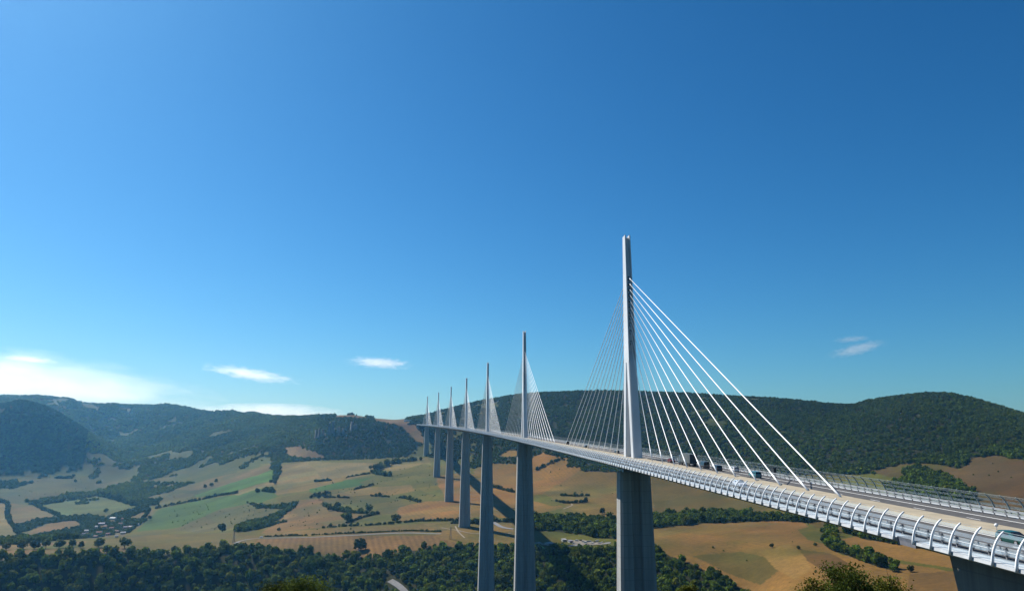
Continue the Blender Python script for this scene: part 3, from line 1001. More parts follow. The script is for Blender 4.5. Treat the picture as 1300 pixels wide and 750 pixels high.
def make_vehicle(name, L, Wd, prof, belt, col, roofcol=None):
    """prof: list of (y, z_low, z_roof) stations along the length, front at +y; belt: waist height.
    Parts: body (lofted), window panes proud of it, four wheels (> rim), lamps."""
    root = empty(name)
    mb = MB()
    hw = Wd / 2
    rg = []
    for y, zl, zr in prof:
        tum = max(0, zr - belt) * .22
        zb = min(zr, belt)
        e = 1 - .10 * max(0, abs(y) / (L / 2) - .75) / .25
        w = hw * e
        rg.append([(-w * .93, y, zl), (-w, y, zl + .18), (-w, y, zb - .06), (-w * .975, y, zb), (-w + tum, y, max(zb + .005, zr - .07)), (-w + tum + .12, y, zr + .01),
                   (w - tum - .12, y, zr + .01), (w - tum, y, max(zb + .005, zr - .07)), (w * .975, y, zb), (w, y, zb - .06), (w, y, zl + .18), (w * .93, y, zl)])
    mb.rings(rg)
    body = mb.build('body', paint(name + '_paint', col), root, True)
    md = body.modifiers.new('b', 'EDGE_SPLIT'); md.split_angle = rad(38)
    # panes: per pair of roofed stations
    hi = [p for p in prof if p[2] > belt + .2]
    if hi:
        y0, y1 = hi[0][0], hi[-1][0]
        zr = max(p[2] for p in hi)
        for sx in (-1, 1):
            mb = MB()
            for a_, b_ in ((y0 + .12, (y0 + y1) / 2 - .05), ((y0 + y1) / 2 + .05, y1 - .05)):
                tb, tp = hw * .975, hw - (zr - belt) * .22
                mb.hexa([(sx * x, y, z) for z, x1_, x2_, in ((belt + .06, tb - .03, tb + .012), (zr - .14, tp + .01, tp + .045))
                         for x, y in ((x1_, a_ + (.05 if z > belt + .1 else 0)), (x2_, a_ + (.05 if z > belt + .1 else 0)), (x2_, b_ - (.05 if z > belt + .1 else 0)), (x1_, b_ - (.05 if z > belt + .1 else 0)))])
            mb.build('side_window', M['glass'], root)
        ip = prof.index(hi[-1]); ir = prof.index(hi[0])
        for i0, i1, nm in ((ip, min(ip + 1, len(prof) - 1), 'windscreen'), (ir, max(ir - 1, 0), 'rear_window')):
            pa, pb = prof[i0], prof[i1]
            mb = MB()
            za, zb = pa[2] - .03, max(pb[2], belt) + .03
            wa = hw - (pa[2] - belt) * .22 - .14; wb = hw * .86
            off = .035 * (1 if i1 > i0 else -1)
            mb.hexa([(-wb, pb[0], zb), (wb, pb[0], zb), (wb, pb[0] + off, zb + .03), (-wb, pb[0] + off, zb + .03),
                     (-wa, pa[0], za), (wa, pa[0], za), (wa, pa[0] + off, za + .03), (-wa, pa[0] + off, za + .03)])
            mb.build(nm, M['glass'], root)
    rw = .33 if L < 6 else .5
    for sx in (-1, 1):
        for y in (-L * .30, L * .31):
            mb = MB(); mb.tube([(sx * (hw - .19), y, rw), (sx * (hw + .02), y, rw)], rw, 18)
            wh = mb.build('wheel', M['tyre'], root)
            mb = MB(); mb.tube([(sx * (hw - .02), y, rw), (sx * (hw + .032), y, rw)], rw * .62, 12)
            mb.build('rim', M['alloy'], wh)
        for y, nm, mt in ((L / 2, 'headlight', M['lamp']), (-L / 2, 'tail_light', M['redlamp'])):
            e = .9
            mb = MB(); sy = 1 if y > 0 else -1
            x0, x1 = sorted((sx * hw * .52, sx * hw * .86))
            zc = min(prof[-1 if y > 0 else 0][2], belt) - .12
            mb.box(x0, x1, min(y - sy * .12, y + sy * .02), max(y - sy * .12, y + sy * .02), zc - .10, zc + .05)
            mb.build(nm, mt, root)
    return root


HATCH = [(-2.1, .32, .95), (-2.02, .24, 1.0), (-1.7, .22, 1.42), (-1.0, .20, 1.47), (.2, .20, 1.45), (1.05, .20, .98), (1.85, .22, .82), (2.1, .30, .62)]
SALOON = [(-2.2, .32, .9), (-2.1, .24, .98), (-1.5, .22, 1.02), (-.85, .20, 1.40), (.25, .20, 1.42), (1.1, .20, .95), (1.95, .22, .82), (2.2, .30, .62)]
ESTATE = [(-2.3, .34, 1.0), (-2.25, .26, 1.1), (-2.05, .24, 1.6), (-.8, .22, 1.68), (.4, .22, 1.64), (1.25, .22, 1.08), (2.05, .25, .92), (2.3, .32, .7)]
VAN = [(-2.6, .36, 1.1), (-2.58, .3, 1.95), (-2.4, .28, 2.15), (.8, .26, 2.15), (1.35, .26, 2.0), (2.0, .26, 1.2), (2.5, .28, 1.0), (2.6, .34, .75)]
MODELS = {'hatchback': (4.2, 1.75, HATCH, .92), 'saloon': (4.4, 1.78, SALOON, .94), 'estate': (4.6, 1.82, ESTATE, 1.05), 'van': (5.2, 2.0, VAN, 1.2)}


def place_on_deck(o, s, lat, facing):
    """facing -1: towards the viewer's end"""
    p = dk(s, lat, .0)
    o.location = p
    o.rotation_euler = (math.atan(GR) * facing, 0, drot(s) + (math.pi if facing < 0 else 0))


def vehicle(kind, col, s, lat, facing, label, cat='car', name=None):
    o = make_vehicle(name or (kind + ('_car' if kind != 'van' else '')), *MODELS[kind], col)
    place_on_deck(o, s, lat, facing)
    return tag(o, label, cat, 'vehicles driving over the viaduct')


vehicle('hatchback', (.006, .06, .052), -200.3, -5.1, -1, 'dark green hatchback nearest the viewer, at the right edge of the bridge')
vehicle('saloon', (.52, .56, .62), -121.5, -7.2, -1, 'pale silver car seen through the near wind screen')
vehicle('estate', (.05, .16, .18), -95.6, 7.6, 1, 'teal estate car on the far carriageway beside a stay foot')
vehicle('estate', (.02, .02, .022), -68.5, 7.6, 1, 'black estate car following a teal car on the far carriageway')
vehicle('hatchback', (.62, .63, .64), -72.5, 11.2, 1, 'white hatchback half hidden beside a black estate car')
vehicle('van', (.03, .032, .035), -57.5, 7.6, 1, 'black van ahead of the black estate on the far carriageway', 'van')
vehicle('saloon', (.12, .015, .015), -24.5, 7.4, 1, 'dark red car close behind the nearest pylon')
vehicle('hatchback', (.02, .02, .025), 47, 5.0, 1, 'small black car beyond the nearest pylon')
vehicle('estate', (.02, .02, .03), 114, 4.6, 1, 'dark estate car halfway between the first and second pylon')
vehicle('van', (.05, .05, .06), 172, 4.6, 1, 'dark van under the longest stays of the second pylon', 'van')
# lorry: cab and box trailer
lor = empty('lorry')
mb = MB()
mb.rings([[(x, y, z) for x, z in ((-1.25, zl), (1.25, zl), (1.25, zr - .15), (1.1, zr), (-1.1, zr), (-1.25, zr - .15))] for y, zl, zr in ((3.2, .6, 2.7), (3.4, .5, 3.2), (4.9, .5, 3.15), (5.6, .5, 1.9), (5.75, .55, 1.5))])
mb.build('cab', paint('lorry_cab_paint', (.06, .10, .13)), lor)
mb = MB(); mb.box(-1.27, 1.27, -6.4, 2.9, 1.05, 3.9); mb.box(-1.1, 1.1, -6.2, 3.0, .75, 1.04)
mb.build('trailer_box', plain('grey_lorry_sheet', (.085, .10, .10), .6, .15, 1.5), lor)
mb = MB(); mb.hexa([(-1.05, 5.63, 1.98), (1.05, 5.63, 1.98), (1.05, 5.66, 2.0), (-1.05, 5.66, 2.0), (-1.05, 4.98, 3.0), (1.05, 4.98, 3.0), (1.05, 5.02, 3.02), (-1.05, 5.02, 3.02)])
mb.build('windscreen', M['glass'], lor)
mb = MB(); mb.box(-1.15, 1.15, -6.46, -6.41, 1.1, 3.8); mb.build('rear_door', plain('dark_lorry_doors', (.04, .045, .05), .6, .1, 2), lor)
for y in (-5.2, -3.9, 2.0, 4.6):
    for sx in (-1, 1):
        mb = MB(); mb.tube([(sx * .92, y, .5), (sx * 1.28, y, .5)], .5, 16); mb.build('wheel', M['tyre'], lor)
place_on_deck(lor, -42, 7.4, 1)
tag(lor, 'grey box lorry with dark rear doors on the far carriageway', 'lorry', 'vehicles driving over the viaduct')
# cabinet on the far edge, marker on the median
mb = MB()
c, r, t = dk(-93.0, 13.9), frame(-93)[1], frame(-93)[2]
mb.hexa([c + r * x + t * y + np.array([0, 0, z]) for z in (0, 2.3) for x, y in ((-.4, -.9), (.4, -.9), (.4, .9), (-.4, .9))])
mb.hexa([c + r * x + t * y + np.array([0, 0, z]) for z in (2.31, 2.45) for x, y in ((-.5, -1.0), (.5, -1.0), (.5, 1.0), (-.5, 1.0))])
o = mb.build('roadside_cabinet', plain('dark_cabinet_paint', (.03, .035, .04), .5, .1, 2))
tag(o, 'dark roadside cabinet standing at the far guard rail', 'cabinet')
mk = MB()
p = dk(-193.6, -2.05, .66)
mk.tube([p, p + np.array([0, 0, .5])], .05, 8)
rg = []
for i in range(7):
    q = math.pi * i / 6
    rg.append([p + np.array([.24 * math.sin(q) * math.cos(b), .24 * math.sin(q) * math.sin(b), .62 - .24 * math.cos(q)]) + 0 for b in [2 * math.pi * j / 10 for j in range(10)]])
mk.rings(rg, cap=False)
tag(mk.build('marker_post', M['white'], None, True), 'small white globe marker on the beige median behind the green car', 'marker')

# toll plaza specks at the far end
for i, (x, y, l_) in enumerate(((514.5, 539.2, 'leftmost'), (518.5, 539.8, 'middle'), (522, 540, 'rightmost'))):
    base = np.array(CAM + ray(x, y).reshape(3) * (2575 + i * 5))
    gz = ground(base[0], base[1])[0]
    mb = MB()
    zt = max(base[2] - gz, 4)
    mb.box(-5, 5, -3, 3, -3, zt * .6); mb.box(-6, 6, -4, 4, zt * .6 + .01, zt * .6 + 2.2)
    o = mb.build('toll_booth', M['white']); o.location = (base[0], base[1], gz)
    tag(o, l_ + ' of three small white roofs at the far end of the bridge', 'booth', 'white roofs at the far abutment')

# ------------------------------------------------------------------ trees


def crown_tpl(n, seed, leaf=.26, squash=.9, lobes=5, con=.38):
    """leaf-clump faces spread through a lumpy crown of about unit radius, base at z=0; returns V, F(quads), shade"""
    g = np.random.default_rng(seed)
    ctr = [(0, 0, .95 * squash, .74)]
    for i in range(lobes):
        a = g.uniform(0, 2 * math.pi); rr = g.uniform(.35, .62)
        ctr.append((rr * math.cos(a), rr * math.sin(a), g.uniform(.55, 1.35) * squash, g.uniform(.34, .52)))
    ctr = np.array(ctr)
    k = g.choice(len(ctr), n, p=ctr[:, 3] ** 2 / (ctr[:, 3] ** 2).sum())
    d = g.normal(size=(n, 3)); d /= np.linalg.norm(d, axis=1, keepdims=True)
    rr = g.uniform(.72, 1.05, n) ** .6
    P = ctr[k, :3] + d * (ctr[k, 3] * rr)[:, None]
    P[:, 2] = np.maximum(P[:, 2], .12)
    nrm = d + g.normal(size=(n, 3)) * .55; nrm /= np.linalg.norm(nrm, axis=1, keepdims=True)
    ref = g.normal(size=(n, 3))
    u = np.cross(nrm, ref); u /= np.linalg.norm(u, axis=1, keepdims=True); v = np.cross(nrm, u)
    sz = leaf * g.uniform(.6, 1.3, n)[:, None]
    q = np.stack([P - u * sz - v * sz * .55, P + u * sz * .2 - v * sz * .8, P + u * sz + v * sz * .5, P - u * sz * .3 + v * sz * .8], 1)
    sh = np.repeat(g.uniform(1 - con, 1 + con, n), 4)
    return q.reshape(-1, 3), np.arange(4 * n).reshape(n, 4), sh


def trunk_mesh(h, r, seed, limbs=4):
    g = random.Random(seed)
    mb = MB()
    mb.tube([(0, 0, -.15 * h), (0, 0, .15 * h), (g.uniform(-.05, .05) * h, g.uniform(-.05, .05) * h, .55 * h), (g.uniform(-.08, .08) * h, 0, .85 * h)], [r * 1.3, r, r * .7, r * .25], 6)
    for i in range(limbs):
        a = g.uniform(0, 6.28); z = g.uniform(.3, .55) * h; l = g.uniform(.25, .42) * h
        mb.tube([(0, 0, z), (l * .5 * math.cos(a), l * .5 * math.sin(a), z + l * .45), (l * math.cos(a), l * math.sin(a), z + l * .95)], [r * .5, r * .3, r * .1], 5)
    return mb


def tree_mesh(name, n, seed, mat, leaf=.26, squash=.9, lobes=5):
    """one small tree, trunk and crown in one mesh, unit crown radius"""
    V, F, sh = crown_tpl(n, seed, leaf, squash, lobes)
    V = V + np.array([0, 0, .25])
    tb = trunk_mesh(1.3, .07, seed, 3)
    TV = np.array(tb.v); TF = np.array([f for f in tb.f if len(f) == 4])
    VV = np.concatenate([V, TV]); FF = np.concatenate([F, TF + len(V)])
    mi = np.concatenate([np.zeros(len(F), int), np.ones(len(TF), int)])
    c = np.concatenate([sh, np.ones(len(TV))])
    tint = np.stack([c, c, c], 1)
    return np_mesh(name, VV, FF, [mat, M['trunk']], mi, {'col': tint})


# --- the forest that reads as one mass, and the nearest 300 trees of the wooded slope
def scatter(n_try, dlo, dhi, seed, spacing):
    """random points of the view sector, uniform per ground area, thinned to woodland"""
    g = np.random.default_rng(seed)
    a0, a1 = fine[0] + .02, fine[-1] - .02
    area = (a1 - a0) / 2 * (dhi ** 2 - dlo ** 2)
    n = int(area / spacing ** 2)
    D = np.sqrt(g.uniform(dlo ** 2, dhi ** 2, n)); a = g.uniform(a0, a1, n)
    x = CAM[0] + np.sin(a) * D; y = CAM[1] + np.cos(a) * D
    i = np.clip(np.searchsorted(AZ, a), 0, nA - 1); j = np.clip(np.searchsorted(DS, D), 0, nD - 1)
    ok = wood[i, j]
    return x[ok], y[ok], D[ok], i[ok], j[ok]


def mass(x, y, z, R, tpls, cols, seed):
    g = np.random.default_rng(seed)
    VV, FF, CC = [], [], []
    off = 0
    k = g.integers(0, len(tpls), len(x)); rz = g.uniform(0, 6.28, len(x)); sq = g.uniform(.8, 1.25, len(x))
    for t in range(len(tpls)):
        s = np.nonzero(k == t)[0]
        if not len(s): continue
        V, F, sh = tpls[t]
        c, si = np.cos(rz[s])[:, None], np.sin(rz[s])[:, None]
        vx = (V[None, :, 0] * c - V[None, :, 1] * si) * R[s, None] + x[s, None]
        vy = (V[None, :, 0] * si + V[None, :, 1] * c) * R[s, None] + y[s, None]
        vz = V[None, :, 2] * R[s, None] * sq[s, None] + z[s, None]
        P = np.stack([vx, vy, vz], -1).reshape(-1, 3)
        f = (F[None] + (np.arange(len(s)) * len(V))[:, None, None]).reshape(-1, F.shape[1]) + off
        VV.append(P); FF.append(f); off += len(P)
        CC.append((cols[s][:, None, :] * sh[None, :, None]).reshape(-1, 3))
    return np.concatenate(VV), np.concatenate(FF), np.concatenate(CC)


def greens(n, x, y, seed, base=(.040, .062, .012), yel=.35, jit=.45):
    g = np.random.default_rng(seed)
    b = np.array(base)[None] * g.uniform(1 - jit, 1 + jit, (n, 1))
    b = b * (1 + .3 * fbm(x, y, 170, 3, seed)[:, None])
    w = np.clip(g.normal(.1, .25, n) + .35 * fbm(x, y, 90, 2, seed + 3), 0, 1)[:, None] * yel
    return np.clip(b * (1 - w) + np.array([.095, .088, .014])[None] * w, .004, 1)


# valley slope and belts
x, y, D, i, j = scatter(0, 560, 1420, 3, 6.5)
x2, y2, D2, i2, j2 = scatter(0, 1420, 1700, 4, 6.8)
px, py, pz = proj(np.column_stack([x, y, ground(x, y)]))
keep = (py < 800) & (px > -120) & (px < 1420)
x, y, D = x[keep], y[keep], D[keep]
R = np.clip(rng.lognormal(1.38, .30, len(x)), 2.2, 7.5)
gz = ground(x, y)
px, py, pz = proj(np.column_stack([x, y, gz + R]))
# keep clear of roads and piers
def near_any(px, py, segs, d):
    r = np.zeros(px.shape, bool)
    for (ax, ay), (bx, by) in segs:
        t = np.clip(((px - ax) * (bx - ax) + (py - ay) * (by - ay)) / ((bx - ax) ** 2 + (by - ay) ** 2), 0, 1)
        r |= np.hypot(px - ax - t * (bx - ax), py - ay - t * (by - ay)) < d
    return r
inroad = near_any(px, py + 4, [((492, 737), (503, 743)), ((503, 743), (522, 765))], 8.5)
x, y, D, R, gz, px, py, pz = [q[~inroad] for q in (x, y, D, R, gz, px, py, pz)]
inframe = (px > 2) & (px < 1298) & (py < 748) & (py > 560)
hidden_by_deck = np.zeros(len(x), bool)
size = np.where(inframe, R / pz, 0)
order = np.argsort(-size)
solo = order[:300]
rest = np.setdiff1d(np.arange(len(x)), solo)
protos = [tree_mesh('oak_tree', 150, 100 + q, M['leafO'], .27, random.choice([.8, .95, 1.1]), 6) for q in range(7)]
for q, k in enumerate(solo):
    o = link('oak_tree', protos[q % 7])
    o.location = (x[k], y[k], gz[k] - .3)
    o.rotation_euler = (0, 0, random.uniform(0, 6.28)); s_ = R[k]
    o.scale = (s_ * random.uniform(.9, 1.1), s_ * random.uniform(.9, 1.1), s_ * random.uniform(.85, 1.15))
    tag(o, 'round dark green tree among the trees of the wooded slope at the bottom', 'tree', 'trees of the wooded slope')
tplN = [crown_tpl(110, 200 + q, .29, random.choice([.8, .95, 1.1]), 6) for q in range(6)]
xr = np.concatenate([x[rest], x2]); yr = np.concatenate([y[rest], y2])
Rr = np.concatenate([R[rest], rng.uniform(3.4, 5.6, len(x2))])
zr_ = ground(xr, yr) - .3
V, F, C_ = mass(xr, yr, zr_, Rr, tplN, greens(len(xr), xr, yr, 5, (.060, .094, .007)), 6)
tag(link('woodland', np_mesh('woodland', V, F, [M['leafA']], attrs={'col': C_})), 'dense mixed woodland covering the valley slope and belts between fields', kind='stuff')
# forest of the hills
tplF = [crown_tpl(32, 300 + q, .44, .95, 4, .18) for q in range(8)]
parts_ = []
for dlo, dhi, sp, rm in ((1700, 2700, 6.2, 3.7), (2700, 3700, 8.4, 5.0), (3700, 5450, 11.5, 6.9)):
    xx, yy, D_, _, _ = scatter(0, dlo, dhi, int(dlo), sp)
    parts_.append((xx, yy, rng.uniform(.7, 1.25, len(xx)) * rm))
xf = np.concatenate([p_[0] for p_ in parts_]); yf = np.concatenate([p_[1] for p_ in parts_]); Rf = np.concatenate([p_[2] for p_ in parts_])
tone = greens(len(xf), xf, yf, 8, (.038, .062, .009), .35, .24)
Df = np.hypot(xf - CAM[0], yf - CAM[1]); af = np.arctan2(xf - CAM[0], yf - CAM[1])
spur_shade = (Df > 2900) & (Df < 3850) & (af < rad(-24))        # nearer spur: its shaded side is put into the leaf colour
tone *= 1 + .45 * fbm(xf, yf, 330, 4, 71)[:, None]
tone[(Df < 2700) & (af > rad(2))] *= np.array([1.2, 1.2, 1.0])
tone[spur_shade] *= np.array([.7, .78, .9])
tone[(Df > 3850) | ((Df > 2500) & (af < rad(-9)) & ~spur_shade)] *= np.array([1.9, 1.7, 1.2])          # lit back slopes: sunlight painted in as brighter leaf colour
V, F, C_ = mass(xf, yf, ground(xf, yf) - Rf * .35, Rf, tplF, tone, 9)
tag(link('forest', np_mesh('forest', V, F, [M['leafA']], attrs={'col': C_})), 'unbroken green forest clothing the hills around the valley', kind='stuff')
print('trees', len(solo), len(xr), len(xf), 'terrain', nA, nD)

# --- field trees, each a thing of its own
TREES = [  # photo foot (x, y), crown radius px, label
    (456, 699, 9.5, 'big round dark tree alone in the striped stubble field'),
    (418, 648, 3.5, 'small dark tree left of the taller tree in the olive field'),
    (428, 646, 5.0, 'tall dark tree in the middle of the olive field clump'),
    (443, 650, 3.2, 'small tree between two bigger trees in the olive field'),
    (458, 650, 3.6, 'middle-sized tree left of the rightmost round tree in the olive field'),
    (469, 649.5, 5.2, 'rightmost round tree of the olive field row'),
    (441, 662.5, 7.0, 'broad low tree at the corner of the tan field'),
    (502, 662, 6.5, 'dark bush halfway along the long hedge line'),
    (405, 634, 3.2, 'dark bush at the top corner of the tan lower field'),
    (411, 631, 3.5, 'bush on the hedge above the tan lower field'),
    (8, 697.5, 4.5, 'leftmost tree of the row along the near left field'),
    (28, 697, 5.0, 'second tree from the left in the row along the near left field'),
    (44, 696.5, 5.5, 'third tree from the left in the row along the near left field'),
    (58, 696, 4.8, 'fourth tree from the left in the row along the near left field'),
    (75, 695.5, 5.8, 'broadest tree of the row along the near left field'),
    (91, 694, 4.5, 'round tree right of the broadest tree of the row'),
    (102.5, 695, 3.6, 'small rightmost tree of the row along the near left field'),
    (125, 694.5, 6.0, 'dark spreading tree below the village'),
    (158, 696, 6.5, 'dark round tree at the wood edge below the village'),
    (354, 673.5, 2.4, 'tiny tree on the bank above the valley road'),
    (304, 675, 3.5, 'pointed dark tree beside the lattice mast'),
    (282, 675, 5.0, 'clump tree left of the lattice mast'),
    (1014, 697, 2.4, 'small dark bush in the pale right-hand field'),
    (980, 695.5, 2.6, 'small lone bush in the middle of the brown right-hand field'),
    (1035, 692.5, 2.4, 'small bush by the olive patch on the right'),
    (1156, 726, 4.0, 'dark bush at the tip of the right-hand hedge'),
    (642, 703, 4.2, 'bush at the edge of the wood between the second and third piers'),
    (349, 614, 2.5, 'small tree at the corner of the bright green field'),
    (470, 596, 2.6, 'small tree left of the thick hedge by the far fields'),
    (268, 617, 2.8, 'small dark tree on the brown strip in the left valley'),
    (260, 619, 2.4, 'dark bush on the brown strip in the left valley'),
    (274, 612, 2.2, 'tiny tree at the top of the brown strip in the left valley'),
    (134, 650, 2.6, 'lone dark tree in the pale green pasture above the village'),
    (190, 660, 2.4, 'dark bush on the edge of the green slope right of the village'),
    (872, 648, 3.0, 'dark tree rising from the belt right of the near pier'),
    (765, 652, 4.2, 'bushy tree on top of the belt left of the near pier'),
]
fp = [tree_mesh('field_tree', 170, 400 + q, M['leafH'], .24, [.85, 1.0, .75, 1.1][q % 4], 6) for q in range(5)]
for q, (tx, ty, rp, lb) in enumerate(TREES):
    P = hit(tx, ty, 700)
    sc = rp * np.linalg.norm(P - CAM) / FOC
    o = link('field_tree', fp[q % 5]); o.location = (P[0], P[1], P[2] - .2)
    o.rotation_euler = (0, 0, q * 1.7); o.scale = (sc, sc, sc * (.95 if rp < 6.5 else .8))
    tag(o, lb, 'tree', 'single trees in the fields')

# --- hedges
HEDGES = [
    ([(410, 670), (440, 668), (500, 664.5), (530, 661.5), (580, 661)], 1.7, 'long dark hedge running left from the pier foot across the fields'),
    ([(440, 664), (460, 657), (481, 652)], 1.6, 'short slanting hedge under the olive field'),
    ([(326, 672), (350, 665), (364, 662)], 1.8, 'slanting hedge at the tip of the tan lower field'),
    ([(413, 642), (425, 648), (450, 651), (472, 652)], 2.6, 'thick hedge beneath the trees of the olive field'),
    ([(324, 625), (334, 623), (347, 625)], 2.6, 'small dark thicket between the green field and the pale one'),
    ([(395, 632), (406, 628), (418, 626)], 1.8, 'short hedge above the tan lower field'),
    ([(413, 631.5), (443, 632)], 1.4, 'low straight hedge above the olive field'),
    ([(471, 629.5), (494, 630.5)], 1.9, 'dark hedge stub above the round stubble field'),
    ([(508, 631.5), (520, 634), (533, 637.5)], 1.8, 'broken hedge running down to the round stubble field'),
    ([(400, 611.5), (420, 609.5)], 1.6, 'row of bushes on the pale field edge'),
    ([(450, 621.5), (473, 616)], 1.4, 'thin hedge across the green and dry strips'),
    ([(440, 606), (470, 601)], 1.0, 'thin hedge below the broad pale field'),
    ([(472, 600), (484, 603), (495, 604)], 3.0, 'thick hedge clump on the far side of the valley'),
    ([(480, 596), (492, 591), (505, 586)], 3.6, 'widest dark hedge at the foot of the cliff hill'),
    ([(505, 586.5), (520, 585), (533, 584)], 2.8, 'dark belt of bushes left of the far piers'),
    ([(713, 629), (730, 630), (748, 629)], 2.0, 'upper of two dark hedges in the field left of the near pier'),
    ([(706, 636), (720, 639), (745, 637)], 2.2, 'lower of two dark hedges in the field left of the near pier'),
    ([(683, 596), (697, 589), (712, 583)], 2.0, 'diagonal hedge between two stubble fields'),
    ([(627, 618.5), (640, 622), (652, 625)], 2.0, 'short hedge beside the bridge shadow'),
    ([(610, 660.5), (655, 663)], 3.0, 'hedge behind the third and fourth piers'),
    ([(575, 664), (606, 664.5)], 3.2, 'dark bushes around the pier foot'),
    ([(336, 681.0), (400, 679), (450, 676.8), (520, 673.5), (560, 675)], 1.1, 'dark bank hedge along the valley road'),
    ([(10, 641), (9, 655), (18, 672), (30, 684)], 1.8, 'curving dark hedge on the far left pasture'),
    ([(42, 640), (58, 648), (75, 655)], 1.6, 'hedge between the brown and pale green pastures'),
    ([(50, 641), (90, 635), (124, 629)], 1.6, 'hedge along the top of the pale green pasture'),
    ([(125, 629), (148, 634), (172, 642)], 2.2, 'hedge down the right side of the pale green pasture'),
    ([(200, 645), (240, 637), (278, 629), (300, 626)], 1.6, 'hedge along the top of the green hillside field'),
    ([(0, 637), (12, 640)], 2.0, 'hedge at the left edge above the pale field'),
    ([(190, 648), (176, 664), (163, 676)], 1.6, 'hedge descending to the village'),
    ([(690, 653), (712, 656), (735, 654)], 2.2, 'ragged hedge at the bottom of the tan field'),
    ([(1055, 680), (1062, 692), (1075, 697)], 3.2, 'bushy strip between the two right-hand stubble fields'),
]
for q, (pts, rp, lb) in enumerate(HEDGES):
    P = [hit(a, b, 700) for a, b in pts]
    Q = []
    for a, b in zip(P[:-1], P[1:]):
        L_ = np.hypot(*(b - a)[:2]); n = max(2, int(L_ / (rp * np.linalg.norm(a - CAM) / FOC * .9)))
        Q += [a + (b - a) * (k + random.uniform(-.3, .3)) / n for k in range(n)]
    Q.append(P[-1]); Q = np.array(Q)
    gaps = rng.random(len(Q)) > .12
    gaps[:2] = True
    Q = Q[gaps]
    Rh = rp * np.linalg.norm(Q - CAM, axis=1) / FOC * rng.uniform(.6, 1.4, len(Q))
    Q[:, :2] += rng.normal(size=(len(Q), 2)) * Rh[:, None] * .3
    zz = ground(Q[:, 0], Q[:, 1]) - .25 * Rh
    V, F, C_ = mass(Q[:, 0], Q[:, 1], zz, Rh, tplN, np.ones((len(Q), 3)) * rng.uniform(.6, 1.3, (len(Q), 1)), 500 + q)
    me = np_mesh('hedge', V, F, [M['leafH']], attrs={'col': C_})
    tag(link('hedge', me), lb, 'hedge', 'hedges between the fields')

g = np.random.default_rng(77)
sx_, sy_ = [], []
for (x0, y0, x1, y1, n) in ((215, 640, 340, 672, 110), (335, 636, 470, 672, 60), (20, 600, 112, 634, 60), (400, 590, 560, 632, 50), (600, 590, 780, 655, 16),
                            (880, 664, 1060, 730, 14), (160, 604, 240, 640, 50), (1110, 585, 1290, 620, 16), (480, 600, 560, 640, 30)):
    for _ in range(n):
        P = hit(g.uniform(x0, x1), g.uniform(y0, y1), 800); sx_.append(P[0]); sy_.append(P[1])
sx_, sy_ = np.array(sx_), np.array(sy_)
V, F, C_ = mass(sx_, sy_, ground(sx_, sy_) - .4, g.uniform(.6, 1.8, len(sx_)), tplF, np.ones((len(sx_), 3)) * g.uniform(.6, 1.3, (len(sx_), 1)), 78)
tag(link('scrub', np_mesh('scrub', V, F, [M['leafH']], attrs={'col': C_})), 'small scattered scrub bushes dotted over the fields', kind='stuff')

